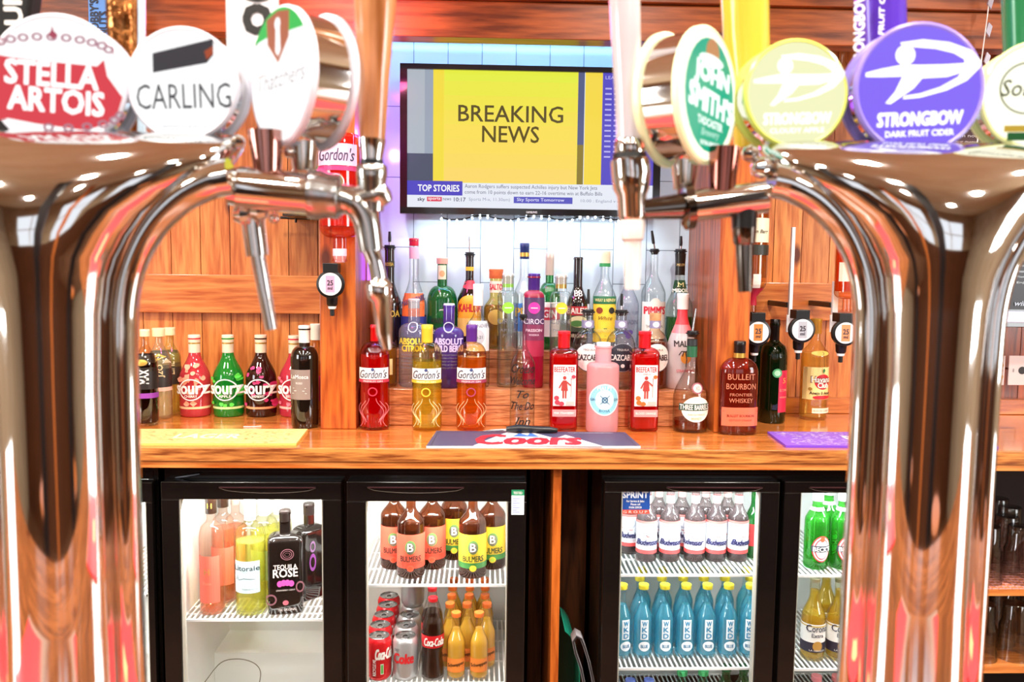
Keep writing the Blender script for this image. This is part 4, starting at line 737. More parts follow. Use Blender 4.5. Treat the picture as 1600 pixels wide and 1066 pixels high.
# right cooler, left door
Z = shz(1085, 898)
def bud(A):
    A.wrap(14, 20, P_('#d04a48')); A.wrap(20, 64, P_('#eceef2')); A.wrap(62, 66, P_('#c86860'), 1); A.l = 4; A.disc(0, 52, 8, 8, P_('#b8c0cc')); A.disc(0, 52, 5, 5, P_('#e0e4ea')); A.line([(-14, 44), (0, 41), (14, 44)], 1.4, P_('#c86860')); A.text('Budweiser', 0, 33, 30, 9, P_('#20204a'), .05, .3); A.text('KING OF BEERS', 0, 24, 20, 2.5, P_('#a06a6a')); A.np(); A.wrap(92, 104, P_('#f0b0a8'))
bk2 = dict(sh=.55, ns=.78, nw=.38, gm=glass('#c8b8b8', '#5a4648', .12), liq=glass('#4a2014', '#1a0804', .5), level=.6, cap=(15, 6, PM('#d8b0b0', .3, .5)), art=bud)
for i, (x, rz) in enumerate(((1009, 0), (1045, .0), (1084, -.5), (1117, 0), (1151, .3))):
    at('lager_bottle', 'brown lager bottle with white label in the cooler, %s of the front row' % ORD[i], x, 880, 761, 32.5, Z, group='white labelled lager bottles', rz=rz, **bk2)
for i, x in enumerate((982, 1027, 1063, 1100, 1134)):
    at('lager_bottle', 'brown lager bottle with white label in the cooler, %s of the back row' % ORD[i], x, 868, 750, 32.5, Z, group='white labelled lager bottles', **bk2)
at('green_beer_x', 'green beer bottle at the right end of the lager shelf', 1176, 874, 760, 26, Z, gm=GREEN, sh=.55, ns=.76, nw=.42, cap=(12, 6, STEEL), art=lambda A: A.rect(-10, 12, 20, 55, P_('#c83a3a')))
Z = shz(1085, 1044)
def wkd(A):
    A.rect(-6, 6, 31, 63, P_('#eef6fa')); 
    for t, z in (('W', 57), ('K', 47.5), ('D', 37.5)): A.text(t, 0, z, 7.5, 7.5, P_('#2a8ab8'), .04)
    A.disc(0, 21, 8, 8, P_('#eef6fa')); A.text('BLUE', 0, 21, 10, 5, P_('#2a7aa8'), .03)
    for i in range(9): a = (i-4)*.28; A.line([(a*26, 2), (a*36, 7)], .7, P_('#e8f8ff'))
wkk = dict(sh=.5, ns=.8, nw=.34, gm=glass('#e4fafe', '#9cd8e8'), liq=glass('#8ae8fa', '#58c0dc', .3), level=.72, cap=(16, 7.5, PM('#e8d83a', .35)), art=wkd)
for i, x in enumerate((970, 1003, 1036, 1069, 1102, 1135, 1169)):
    at('blue_bottle', 'bright blue mixed drink bottle with yellow cap, %s of the front row' % ORD[i], x, 1026, 910, 31, Z, fixY=2.175, group='blue bottles with yellow caps', rz=[.3, 0, 0, 0, 0, 0, -.3][i], **wkk)
for i, x in enumerate((997, 1031, 1064, 1096, 1129, 1168)):
    at('blue_bottle', 'bright blue mixed drink bottle with yellow cap, %s of the second row' % ORD[i], x, 1014, 898, 31, Z, fixY=2.235, group='blue bottles with yellow caps', **wkk)
for i, x in enumerate((1001, 1034, 1066, 1098, 1130, 1162)):
    at('blue_bottle', 'bright blue mixed drink bottle with yellow cap, %s of the third row' % ORD[i], x, 1002, 886, 31, Z, fixY=2.295, group='blue bottles with yellow caps', **wkk)
def lower(z, px, py, key, label, cap, g, l): # only tops show: stand on the lowest shelf
    d = 2.2; q = W(px, py, d); s = sc(q); H = W(px, py, d).z-z; q = Vector((q.x, q.y, z+.0006)); first = key not in CACHE
    parts = bottle_parts(key, s, 32, min(H, .198)/s, gm=g, liq=l, level=.66, sh=.55, ns=.83, nw=.4, cap=(16, 8, cap)); r = thing('bottle', label, 'bottle', q, 'caps peeping up at the cooler bottom')
    for n, o, par in parts:
        if not first: o = o.copy(); COL.objects.link(o)
        o.parent = r
ZB = W(1085, 1050, YD+.09).z-122*sc(W(1085, 1050, YD+.09))
f2z = .13
for (x, k, c, g, l, lb) in ((1066, 'gcap', PM('#4ac87a', .4), glass('#c8f4dc', '#4aa078'), glass('#8ae4b8', '#3a9a6a', .4), 'left'), (1099, 'gcap', None, None, None, 'right')):
    lower(f2z, x, 1047, k, 'bottle with mint green cap at the cooler bottom, %s of the two' % lb, c, g, l)
for (x, lb) in ((985, 'left'), (1014, 'right')): lower(f2z, x, 1062, 'bcap', 'bottle with blue cap just showing at the cooler bottom, %s of the two' % lb, PM('#6a80d0', .4), glass('#c8dcf4', '#4a78a0'), glass('#8ab8e4', '#3a6a9a', .4))
for (x, lb) in ((1135, 'left'), (1162, 'right')): lower(f2z, x, 1040, 'dgreen', 'dark green beer bottle at the cooler bottom, %s of the two' % lb, PM('#1c6a3a', .4), GREEN, glass('#0c5a1c', '#04300c', .5))
# right door
Z = shz(1300, 899)
def becks(A): A.disc(2, 34, 14.5, 21, P_('#c83a3a')); A.disc(2, 34, 13, 19, P_('#e8e8ec')); A.disc(2, 34, 11, 16.5, P_('#c83a3a')); A.disc(2, 34, 9.5, 15, P_('#d0d4da')); A.rect(-13, 17, 29.5, 39, P_('#3a3a42')); A.text("BECK'S", 2, 34, 25, 7, WH, .04); A.disc(2, 50, 3.5, 4, P_('#e0603a')); A.np(); A.wrap(92, 97, WH); A.text("BECK'S", 0, 94.5, 12, 3.5, P_('#2a4a5a'), .04)
gk2 = dict(sh=.55, ns=.76, nw=.42, gm=glass('#6ae060', '#1c8a2c', .1), liq=glass('#3cc044', '#0a6a18', .3), level=.6, cap=(18, 27, PM('#c8ccd0', .3, .5)), art=becks)
for i, x in enumerate((1273, 1313, 1353)): at('green_lager', 'green lager bottle with oval red and silver label, %s of the row' % ORD[i], x, 892, 758, 37, Z, group='green lager bottles', **gk2)
for i, x in enumerate((1290, 1329)): at('green_lager', 'green lager bottle behind the front row, %s of the two' % ['left', 'right'][i], x, 880, 746, 37, Z, group='green lager bottles', **gk2)
Z = shz(1300, 1045)
def corona(A): A.wrap(31, 60, P_('#f4f2ec')); A.wrap(15, 31, P_('#22243a')); A.wrap(56, 58, P_('#c8a848'), 1); A.l = 4; A.text('Corona', 0, 54, 30, 11, P_('#2a2c44'), .01); A.text('Extra', 0, 43, 17, 6, P_('#2a2c44'), .01); A.disc(0, 26, 7, 8, P_('#b88a40')); A.text('LA CERVEZA', 0, 19, 22, 2.5, WH)
ko = dict(sh=.5, ns=.8, nw=.4, gm=glass('#fffbe0', '#d8c060'), liq=glass('#fce060', '#d8a820', .3), level=.85, cap=(16, 7, PM('#d0c8a8', .3, .5)), art=corona)
for i, x in enumerate((1268, 1307, 1346)): at('gold_lager', 'golden clear lager bottle with white and navy label, %s of the row' % ORD[i], x, 1035, 905, 37, Z, fixY=2.165, group='golden lager bottles', **ko)
for i, x in enumerate((1286, 1325)): at('gold_lager', 'golden clear lager bottle behind the front row, %s of the two' % ['left', 'right'][i], x, 1024, 894, 37, Z, fixY=2.245, group='golden lager bottles', **ko)
for i, x in enumerate((1276, 1308)): lower(f2z, x, 1056, 'rcap', 'bottle with pink cap at the bottom of the right cooler door, %s of the two' % ['left', 'right'][i], PM('#f09098', .4), glass('#f4c8c8', '#a04a4a'), glass('#d04a50', '#8a1c24', .4))
# far left cooler: pale items behind tap
for i, x in enumerate((200, 160)): at('cooler_bottle', 'pale bottle inside the far left cooler, %s one' % ['right', 'left'][i], x, 922, 800, 32, shz(49, 930), gm=CLR, liq=glass('#d0e8f4', '#6aa0c0', .3), level=.7, sh=.55, ns=.8, nw=.4, cap=(15, 8, PM('#e8f0f4', .4)))

# ================================================================== UNDER-COUNTER TIMBER & GLASS SHELVES
def upright(px0, px1, label, y0=2.035):
    a, b = W(px0, 900, y0).x, W(px1, 900, y0).x; m = MB(); m.box(a, b, y0, YW-.05, .0005, ZC-.053, POSTW); tag(m.build('upright_board', bev=.001), label, 'board')
upright(862, 875, 'narrow orange pine upright board between the two double coolers')
upright(1503, 1512, 'pine upright board between the right cooler and the glass shelves')
a, b = W(826, 900, 2.3).x, W(862, 900, 2.035).x-.003; m = MB(); m.box(a, b, 2.3, 2.31, .0005, ZC-.06, DARKW); tag(m.build('back_board'), 'dark brown board in the gap right of the left cooler', 'board')
a, b = W(875, 900, 2.035).x+.003, W(915, 900, 2.3).x; m = MB(); m.box(a, b, 2.3, 2.31, .0005, ZC-.06, DARKW); tag(m.build('back_board'), 'dark brown scuffed board in the gap left of the right cooler', 'board')
p = W(888, 985, 2.12); tr = thing('plastic_tray', 'teal green plastic tray standing on edge in the gap left of the right cooler', 'tray', (p.x, 2.11, .0005)); m = MB(); s = sc(p); TE = PM('#2cc09c', .3)
prof = [(884-888, 985), (890-888, 990), (897-888, 1000), (903-888, 1020), (907-888, 1050), (908-888, 1120), (908-888, 1400)]
pts = [(x*s, W(888, y, 2.12).z) for x, y in prof]; pts = [(x, max(z, .001)) for x, z in pts]
m.prism([(x, z) for x, z in pts]+[(x-.003, z) for x, z in pts[::-1]], 0, .16, TE); m.prism([(pts[0][0]-.003, pts[0][1])]+[(x-.003, z) for x, z in pts[1:]]+[(pts[0][0]-.012, pts[-1][1]), (pts[0][0]-.012, pts[0][1]-.02)], .12, .125, PM('#0c5c48', .4)); m.build('shell', tr)
lp = thing('rubber_mat', 'black and grey rubber mat folded in a loop beside the teal tray', 'mat', (p.x, 2.055, .0005)); m = MB()
loop = [(918, 1500), (915, 1200), (912, 1066), (905, 1035), (896, 1010), (892, 992), (897, 984), (904, 988), (909, 1000), (917, 1025), (923, 1050), (926, 1066), (928, 1200), (928, 1500)]
pts = [((x-888)*s, W(888, y, 2.1).z) for x, y in loop]; pts = [(x, max(z, .001)) for x, z in pts]
def ribbon(pts, t, y0, y1, mat):
    L, R_ = [], []
    for i, (x, z) in enumerate(pts):
        a = Vector(pts[max(i-1, 0)]); b = Vector(pts[min(i+1, len(pts)-1)]); d = (b-a).normalized(); L.append((x-d.y*t, max(.0005, z+d.x*t))); R_.append((x+d.y*t, max(.0005, z-d.x*t)))
    for i in range(len(pts)-1):
        m.prism([L[i], L[i+1], R_[i+1], R_[i]], y0, y1, mat)
ribbon(pts, .0022, 0, .05, PM('#2a2628', .5)); ribbon(pts, .0032, .004, .046, PM('#a8a4a8', .5)); m.build('folded_sheet', lp)
# glass shelves right
xa, xb = W(1513, 900, 2.1).x, XR+.3
zsh = W(1560, 921, 2.06).z
gs = thing('glass_shelf', 'pine shelf with pink netting carrying upturned pint glasses at far right', 'shelf', (xa, 2.06, zsh)); m = MB(); m.box(0.002, xb-xa, 0, .42, -.018, 0, PINE); m.box(0.002, xb-xa, .40, .42, -zsh+.001, -.018, PM('#1c100a', .7)); m.build('board', gs)
m = MB()
for i in range(46): x = .004+i*.018; m.box(x, x+.003, -.002, .36, .0002, .0018, PM('#e8a09a', .6))
for i in range(20): y = i*.018; m.box(.004, .83, y, y+.003, .0002, .0018, PM('#e8a09a', .6))
m.build('netting', gs)
gs2 = thing('glass_shelf', 'lower dark shelf at far right under the pine one', 'shelf', (xa, 2.06, zsh-.21)); m = MB(); m.box(0.002, xb-xa, 0, .39, -.018, 0, PINE); m.build('board', gs2)
def pint_parts():
    if 'pint' in CACHE: return CACHE['pint']
    m = MB(); P = [(0, .15), (.028, .15), (.0295, .148), (.031, .10), (.037, .085), (.0365, .075), (.0385, .03), (.041, .0), (.0395, .0), (.037, .03), (.035, .075), (.0355, .085), (.0295, .1), (.027, .142), (0, .142)]
    m.lathe(P, glass('#e8eaea', '#6a6e70', 0, .01, 1.0), 24); CACHE['pint'] = [('glass_wall', m.build('pint_glass'), -1)]; return CACHE['pint']
pint_parts()
first = True
for lv, zz, nm in ((0, zsh+.002, 'upper'), (1, zsh-.21, 'lower')):
    for r_ in range(4):
        for c in range(3):
            o = CACHE['pint'][0][1]
            if not first: o = o.copy(); COL.objects.link(o)
            first = False; x = xa+.055+c*.088+(r_ % 2)*.02; o.location = (x, 2.115+r_*.09, zz+.0005)
            tag(o, 'upturned clear pint glass on the %s shelf, %s, %s in its row' % (nm, ['front row', 'second row', 'third row', 'back row'][r_], ['left', 'middle', 'right'][c]), 'glass', 'upturned pint glasses')
# ================================================================== OPTICS & WALL ITEMS
def optic(label, px, py, Y, r=18, col='#c8a0c0', g=None):
    P = W(px, py, Y); s = sc(P); t = thing('optic_dispenser', label, 'dispenser', P, g); q = r*s
    m = MB(); Mx = Matrix.Rotation(PI/2, 4, 'X')
    m.lathe([(0, .0), (q*1.18, 0), (q*1.18, .012), (q*1.0, .014), (0, .014)], BLACK, 32, M=Mx @ Matrix.Translation((0, 0, 0)))
    m.box(-q*.62, q*.62, -.014, .035, q*.95, q*1.75, BLACK); m.build('badge_ring', t, bev=.001)
    m = MB(); A = Art(m, flat(-.0145), s); A.disc(0, 0, r*.95, r*.95, P_('#efe8ea')); A.rect(-7, 7, -13, 13, P_(col)); A.text('25', 0, 2, 9, 8, P_('#3a3038'), .04); A.text('ml', 0, -6, 7, 5, P_('#3a3038'), .02); m.build('badge_face', t)
    m = MB(); m.lathe([(q*.5, -q*1.05), (q*.45, -q*1.75), (q*.32, -q*1.9)], BLACK, 20, M=Matrix.Translation((0, .012, 0))); m.lathe([(q*.36, -q*1.9), (q*.32, -q*2.1), (q*.2, -q*2.15)], WHITE, 16, M=Matrix.Translation((0, .012, 0))); m.lathe([(q*.2, -q*2.15), (q*.2, -q*2.7), (0, -q*2.75)], BLACK, 12, M=Matrix.Translation((0, .012, 0))); m.build('nozzle', t)
    return t
YO = 2.2
optic('round-badged spirit measure mounted on the left post', 517.5, 444, YO, 18.5, '#c89ab8')
optic('round-badged spirit measure just right of the right post, amber picture', 1182, 519, YO+.1, 17.5, '#d8843a')
optic('round-badged spirit measure in the middle of the right bay, grey picture', 1251, 515, YO+.1, 17.5, '#a8a8b0')
optic('round-badged spirit measure partly behind the right tap tube', 1318, 520, YO+.1, 17.5, '#d88a58')
def bracket(px, y0, y1, label, Y):
    a, b = W(px-5.5, y1, Y), W(px+5.5, y0, Y); m = MB(); m.box(a.x, b.x, Y, Y+.012, a.z, b.z, PM('#e8ecee', .35, .2)); m.box(a.x-.004, b.x+.004, Y+.012, YW-.03, a.z+.02, a.z+.035, BLACK); m.box(a.x-.006, b.x+.02, Y-.002, Y+.004, a.z-.05, a.z, WHITE); tag(m.build('bottle_bracket', bev=.001), label, 'bracket')
bracket(1238, 355, 492, 'silver upright bottle bracket left of the grey badge', 2.36)
bracket(1306, 440, 492, 'silver upright bottle bracket near the right tap tube', 2.36)
def inverted(key, label, px, ytop, ybot, w, Y, gm, liq, art, lvl):
    P = W(px, ytop, Y); s = sc(P); H = (ybot-ytop)*s
    parts = bottle_parts(key, s, w, ybot-ytop, gm=gm, liq=liq, level=lvl, sh=.72, ns=.83, nw=.33, style='round', art=art)
    t = thing('bottle', label, 'bottle', (P.x, Y+w*s/2, P.z), None); t.rotation_euler = (0, PI, 0)
    for n, o, par in parts: o.parent = t
def gup(A):
    # bottle hangs neck down: art is drawn turned round so it reads upright
    A.rect(-30, 30, 18, 52, P_('#e8c8e0')); A.text("Gordon's", 0, 35, 54, 20, P_('#4a4462'), .01, .3, PI); A.rect(-31, 31, 53, 60, P_('#c83a78')); A.disc(0, 78, 13, 13, WH, .86); A.disc(0, 78, 9, 8, P_('#f4c0cc')); A.np(); A.wrap(182, 204, P_('#e8d0e0'))
inverted('gin_inverted', 'large pink gin bottle hanging upside down on the left post', 524, 205, 408, 66, 2.15, glass('#ffb0a0', '#c85060'), glass('#ff5a4a', '#b82038', .35), gup, .72)
inverted('whisky_inverted', 'amber whisky bottle hanging upside down right of the right post', 1188, 300, 492, 44, 2.28, glass('#f8dca0', '#a06a18'), glass('#d88a18', '#7a3a04', .35), lambda A: (A.rect(-21, 21, 40, 78, P_('#f0e6c4')), A.text('John Barr', 0, 62, 32, 8, P_('#3a3020'), .01, .3, PI), A.rect(-21, 21, 82, 98, P_('#2a2a20')), A.np(), A.wrap(150, 178, P_('#b01830')), A.rect(-6, 6, 128, 150, P_('#e4dcd0'))), .7)
inverted('orange_inverted', 'orange spirit bottle hanging upside down, mostly behind the right tap tube', 1336, 380, 488, 40, 2.3, glass('#ffc090', '#b05820'), glass('#f07030', '#a83a08', .4), lambda A: A.rect(-18, 18, 30, 60, P_('#f4e0c8')), .7)
# crossed clamp & green packet on left planks
p = W(462, 340, YW-.06); m = MB(); m.tube([W(438, 340, YW-.06), W(485, 342, YW-.06)], .004, BLACK, 8); m.tube([W(464, 322, YW-.06), W(462, 348, YW-.06)], [.007, .003], BLACK, 8); m.tube([W(462, 340, YW-.06), W(462, 340, YW-.001)], .004, BLACK, 8); tag(m.build('bottle_clamp'), 'small black bottle clamp on the planks below the left tap', 'clamp')
p = W(478, 248, 2.4); t = thing('bottle', 'green and yellow liqueur bottle behind the left tap cylinder', 'bottle', (p.x, 2.4, W(478, 334, 2.4).z)); s = sc(p)
for n, o, par in bottle_parts('lime_bottle', s, 46, 118, gm=glass('#e8e060', '#8a9a10', .2), liq=glass('#d8c820', '#8a8a08', .4), level=.6, sh=.5, ns=.8, nw=.35, cap=(16, 20, PM('#3ab04a', .3)), art=lambda A: (A.rect(-22, 22, 60, 78, P_('#68d838')), A.rect(-22, -2, 60, 68, WH))): o.parent = t
m = MB(); b0 = W(462, 334, 2.4); m.box(b0.x-.03, b0.x+.08, 2.37, YW-.001, b0.z-.008, b0.z-.0005, BLACK); tag(m.build('bottle_ledge'), 'black ledge holding the green and yellow bottle', 'ledge')
# nuts pack hanging at upper left
p = W(156, 32, 2.1); t = thing('snack_packet', 'pale blue snack packet with black vertical lettering hanging at upper left', 'packet', p); s = sc(p); m = MB()
m.prism([(-17*s, -36*s), (15*s, -38*s), (16*s, 60*s), (-16*s, 60*s)], -.004, .006, PM('#5a94e0', .3, 0, 0, .4)); m.build('pouch', t, bev=.003)
m = MB(); A = Art(m, flat(-.0045), s); A.text("NOBBY'S", -7, 2, 58, 13, P_('#141c3a'), .04, 0, PI/2); A.text('NUTS', 7, -6, 38, 13, P_('#141c3a'), .04, 0, PI/2); m.build('print', t)
m = MB(); m.tube([(0, 0, 58*s), (0, 0, .13), (0, .12, .13)], .0012, STEEL, 6); m.build('hanger', t)
# clip strip and chalk board upper right
t = thing('clip_strip', 'white hanging clip strip at upper right', 'clip strip', W(1541, 60, 2.15)); s = sc(W(1541, 60, 2.15)); m = MB(); m.tube([(3*s, 0, 110*s), (0, 0, 40*s), (-6*s, 0, -40*s), (-4*s, 0, -160*s)], .0016, WHITE, 6); m.build('strip', t)
for i, z in enumerate((52, 10, -35, -85, -130)): m = MB(); m.prism([(-2*s, z*s), (4*s, (z-8)*s), (8*s, (z+8)*s), (2*s, (z+14)*s)], -.003, .002, PM('#b8b4c4', .4)); m.build('clip', t)
p = W(1508, 205, 2.5); t = thing('notice_board', 'dark red notice board with small white writing behind the purple badge', 'sign', p); s = sc(p); m = MB(); m.box(-42*s, 42*s, 0, .012, -60*s, 60*s, PM('#4a1c1c', .5)); m.build('panel', t, bev=.001)
m = MB(); A = Art(m, flat(-.0005), s)
for i in range(9): A.text(['Please order', 'food at the bar', 'Thank you', 'Sunday lunch', 'served daily', 'from noon', 'see our menu', 'ask the staff', 'for details'][i], -6+(i % 3)*4, 48-i*11, 48, 5, P_('#e4d8d8'), .0)
m.build('writing', t)
p = W(1600, 442, 2.3); t = thing('menu_screen', 'dark information screen with white text at the right edge', 'screen', p); s = sc(p); m = MB(); m.box(-62*s, 80*s, 0, .03, -70*s, 72*s, BGLOSS); m.box(-58*s, 80*s, -.02, 0, -62*s, -44*s, PM('#b8c0d8', .2)); m.build('housing', t, bev=.002)
m = MB(); A = Art(m, flat(-.001, .0002), s); A.rect(-54, 76, -42, 62, EM('#2a2224', .9)); A.text('Welcome', 4, 48, 44, 8, EM('#ffffff', 1), .04)
for i in range(5): A.text(['Two pints', 'To collect', 'Please ask', 'Thank you', 'Enjoy'][i], -2, 36-i*9, 22, 4, EM('#d8d8d8', 1), .02); A.disc(-18, 36-i*9, 1.5, 1.5, EM('#ffffff', 1))
A.poly([(-54, 36), (-34, 24), (-38, 16), (-54, 30)], EM('#30e050', 1.2)); A.poly([(-52, -30), (-34, -16), (-30, -26), (-48, -40)], EM('#e8b8c0', 1)); A.text('wifi', -4, -32, 20, 8, EM('#e0e0e8', 1), .02, .3); m.build('display', t)
m = MB(); m.box(-40*s, 20*s, .03, YW-2.3-.001, -30*s, 30*s, BLACK); m.build('wall_mount', t)
for i, (px, lb) in enumerate(((1555, 'white card with gold coin pictures beside the right tap column'), (1591, 'white card with a black dot at the right edge of the picture'))):
    p = W(px, 579, 2.5); t = thing('price_card', lb, 'card', p); m = MB(); s = sc(p); m.box(-15*s, 15*s, 0, .003, -23*s, 23*s, P_('#eee6e4')); m.build('card', t)
    m = MB(); A = Art(m, flat(-.0003), s)
    if i == 0:
        for x, z in ((-5, 8), (8, 8), (-5, -10), (8, -10)): A.disc(x, z, 5, 4, P_('#d8a04a'), .3)
        A.text('CHANGE', 0, 19, 18, 3, P_('#8a6a5a')); A.rect(-8, 12, -1, 1, P_('#b8907a'))
    else: A.disc(6, 0, 6, 6, P_('#2a2424')); A.disc(-8, 0, 1.2, 3, P_('#a8a0a0'))
    m.build('print', t); m = MB(); m.box(-.003, .003, .003, YW-2.5-.0005, -.003, .003, STEEL); m.build('fixing', t)
# lamp bulbs glimpsed behind right badges
for i, px in enumerate((1316, 1342)):
    p = W(px, 125, 2.3); t = thing('hanging_glass', 'hanging stemmed glass behind the badges, %s of the two' % ['left', 'right'][i], 'glass', p); s = sc(p); m = MB(); m.lathe([(10*s, -30*s), (11*s, 0), (9*s, 18*s), (3*s, 30*s), (2*s, 60*s), (10*s, 66*s), (0, 67*s)], glass('#f4efe4', '#a08870'), 24); m.build('bowl', t)

# ================================================================== BAR & TAP FONTS
YB = .74
BARW = wood('bar_timber', '#9a5a30', '#5c2c12', 'x', rough=.2, coat=.6)
bar = thing('bar_counter', 'polished wooden customer bar carrying both chrome beer fonts', 'bar', (0, 0, 0))
m = MB(); m.box(-1.6, 1.9, .08, YB, .955, 1.0, BARW); m.build('counter_top', bar, bev=.006)
m = MB(); m.box(-1.6, 1.9, .3, .6, .0005, .954, DARKW); m.build('carcass', bar)
for i, (xc) in enumerate((-.37, .33)):
    m = MB(); m.box(xc-.2, xc+.2, .37, .59, 1.0005, 1.005, PM('#e01c24', .6)); t = m.build('bar_runner', bev=.001); tag(t, ['red bar runner cloth in front of the left beer font', 'red bar runner cloth in front of the right beer font'][i], 'bar runner')
    m = MB(); m.box(xc-.2, xc+.2, .371, .385, 1.0051, 1.0056, PM('#8a7060', .6)); m.box(xc-.06, xc+.05, .49, .54, 1.0051, 1.0056, PM('#e8a870', .6)); m.build('border', t)
def body_loft(m, cx, Y, secs, mat, seg=56):
    """secs: (z, halfwidth, halfdepth, y shift, power)"""
    vs = []
    for z, hw, hd, dy, p in secs:
        for i in range(seg):
            a = 2*PI*i/seg; c, d = math.cos(a), math.sin(a); vs.append((math.copysign(abs(c)**(2/p), c)*hw, math.copysign(abs(d)**(2/p), d)*hd+dy, z))
    n = len(secs); fs = [(j*seg+i, j*seg+(i+1) % seg, (j+1)*seg+(i+1) % seg, (j+1)*seg+i) for j in range(n-1) for i in range(seg)]+[tuple((n-1)*seg+i for i in range(seg)), tuple(range(seg))[::-1]]
    m.add(vs, fs, mat, True)
def font(label, cx, Y, k, ytop):
    """cx column centre px, k scale relative to left font"""
    B = W(cx, 600, Y); root = thing('beer_font', label, 'beer tap', (B.x, Y, 1.0005)); s = sc(B)
    z = lambda py: W(cx, py, Y).z-1.0005
    ys = [ytop+d*k for d in (0, 4, 12, 25, 45, 70, 100, 135, 170, 205, 235, 290, 400, 560)]
    hw = [262, 268, 272, 272, 262, 240, 198, 155, 128, 109, 99, 91, 87, 87]
    hd = [.012, .022, .032, .040, .047, .052, .055, .056, .055, .053, .050, .048, .047, .047]; dy = [.028, .026, .022, .018, .013, .009, .005, .003, .001, 0, 0, 0, 0, 0]
    m = MB(); secs = [(z(y), w*k*s, h, d, 2.3) for y, w, h, d in zip(ys, hw, hd, dy)]
    zl = secs[-1][0]; secs += [(zl*.5, 87*k*s, .047, 0, 2.3), (.03, 88*k*s, .048, 0, 2.3), (.012, 100*k*s, .056, 0, 2.2), (0.0, 112*k*s, .062, 0, 2.2)]
    body_loft(m, 0, Y, secs[::-1], CHROME); m.build('column', root)
    for sg in (-1, 1):
        m = MB(); path = [(103, 1300), (103, 1000), (103, 700), (104, 560), (108, 490), (122, 430), (152, 372), (195, 328), (240, 303), (272, 295)]
        pts = [(sg*x*k*s, .0, max(z(ytop+(y-218)*k), .004)) for x, y in path]; pts = cr(pts, 5); pts = [(p.x, -.012, max(p.z, .004)) for p in pts]
        n = len(pts); rad = [21*k*s]*n
        for i in range(n): rad[i] = (21+max(0, (i/n-.55))*18)*k*s
        m.tube(pts, rad, CHROME, 22); m.build('arch_tube', root)
    return root, s, B
def loc(root, px, py, Y): p = W(px, py, Y); return p-root.location
LF, sL, BL = font('left chrome beer font with white round badges and two spouts', 100, .66, 1.0, 198)
RF, sR, BR = font('right chrome beer font with green, yellow and purple round badges', 1435, .69, .93, 216)
def badge(root, px, py, Y, r, yaw, face, rim, L=.035, tilt=0, name='badge', s=None, artf=None, artb=None, e=1.6):
    """round illuminated lens: chrome drum, glowing face with printed art"""
    P = W(px, py, Y); s = sc(P); R = r*s; o = bpy.data.objects.new(name, None)
    m = MB(); Mx = Matrix.Rotation(PI/2, 4, 'X')    # local z -> -y : face looks to -y
    m.lathe([(R*.93, -L+.003), (R*.93, -.004)], CHROME, 48, M=Mx)
    m.lathe([(R*.93, -.006), (R, -.005), (R, -.001), (R*.96, 0.0005), (R*.93, 0.0)], rim, 48, M=Mx)
    m.lathe([(R*.93, -L+.006), (R, -L+.005), (R, -L+.001), (R*.93, -L)], rim, 48, M=Mx)
    m.lathe([(0, .0006), (R*.5, .0004), (R*.94, 0)], face, 48, M=Mx); m.lathe([(0, -L), (R*.94, -L+.0001)], face, 48, M=Mx)
    o = m.build(name, root); o.location = P-root.location; o.rotation_euler = (0, tilt, yaw)
    if artf:
        m = MB(); A = Art(m, flat(-.0008, .00015), R/100); artf(A); m.build('emblem', o)
    m = MB(); m.tube([(0, L*.5, -R*.9), (0, L*.5, -R*1.35)], [.012, .009], CHROME, 16); m.build('stem', o)
    return o
# lit lens colours: lamps behind printed plastic
Wf = EM('#ffffff', 1.15); RimW = PM('#d8d6e0', .25, 0, .15)
def stella(A):
    r = EM('#e0424e', .98); w = EM('#ffffff', 1.3)
    A.poly([(-92, 38), (-60, 33), (0, 28), (60, 24), (70, 34), (74, 10), (95, -20), (88, -42), (72, -60), (40, -70), (-30, -62), (-70, -55), (-95, -62), (-98, -20), (-84, 0)], r)
    A.text('STELLA', -5, 10, 132, 34, w, .045, 0, -.06); A.text('ARTOIS', 0, -28, 136, 34, w, .045, 0, -.06)
    g = EM('#c890a0', .8)
    for i in range(10): a = PI*(.12+.075*i); A.disc(88*math.cos(a)-4, 40+24*math.sin(a), 8, 6, g, .5)
    for i in range(6): a = -PI*(.05+.1*i); A.disc(4+90*math.cos(a), -44+24*math.sin(a), 8, 6, g, .5)
    A.poly([(-6, 66), (-2, 72), (0, 80), (2, 72), (8, 66), (0, 60)], EM('#c05068', .8))
badge(LF, 88, 128, .665, 105, 0.05, Wf, RimW, artf=stella)
def carling(A):
    k = PM('#3a3c44', .25, .5, .05); A.poly([(-50, 18), (-50, 52), (58, 78), (58, 50), (46, 36)], k); A.poly([(42, 56), (58, 66), (58, 52), (46, 42)], EM('#d8603a', .6)); A.text('CARLING', 4, -22, 168, 44, PM('#34363e', .5, 0, 0, 0, .2), .0, 0, .03)
    A.text('BREWED IN BURTON', 5, -75, 80, 5, EM('#c8c8d0', .8))
badge(LF, 284, 131, .67, 88, -.04, Wf, RimW, artf=carling)
def heine(A):
    A.poly([(-80, 58)]+[(96*math.cos(a), 96*math.sin(a)) for a in [2.3-.12*i for i in range(15)]]+[(30, 58), (-20, 62)], EM('#30c858', 1.0)); A.poly([(-36, 86), (0, 92), (36, 86), (34, 50), (0, 18), (-34, 50)], EM('#c06a4a', .95)); A.poly([(-6, 78), (6, 78), (8, 36), (0, 28), (-8, 36)], EM('#ffffff', 1.2)); A.disc(0, 74, 9, 9, EM('#ffffff', 1.2))
    A.text('Thatchers', 8, -4, 150, 26, EM('#c8bcbc', .8), .0, .2); A.text('SOMERSET', 4, -40, 60, 6, EM('#e8e0e0', 1)); A.text('GOLD', 6, -84, 50, 8, EM('#e8e0e0', 1))
badge(LF, 437, 119, .66, 107, -.88, Wf, RimW, L=.04, artf=heine)
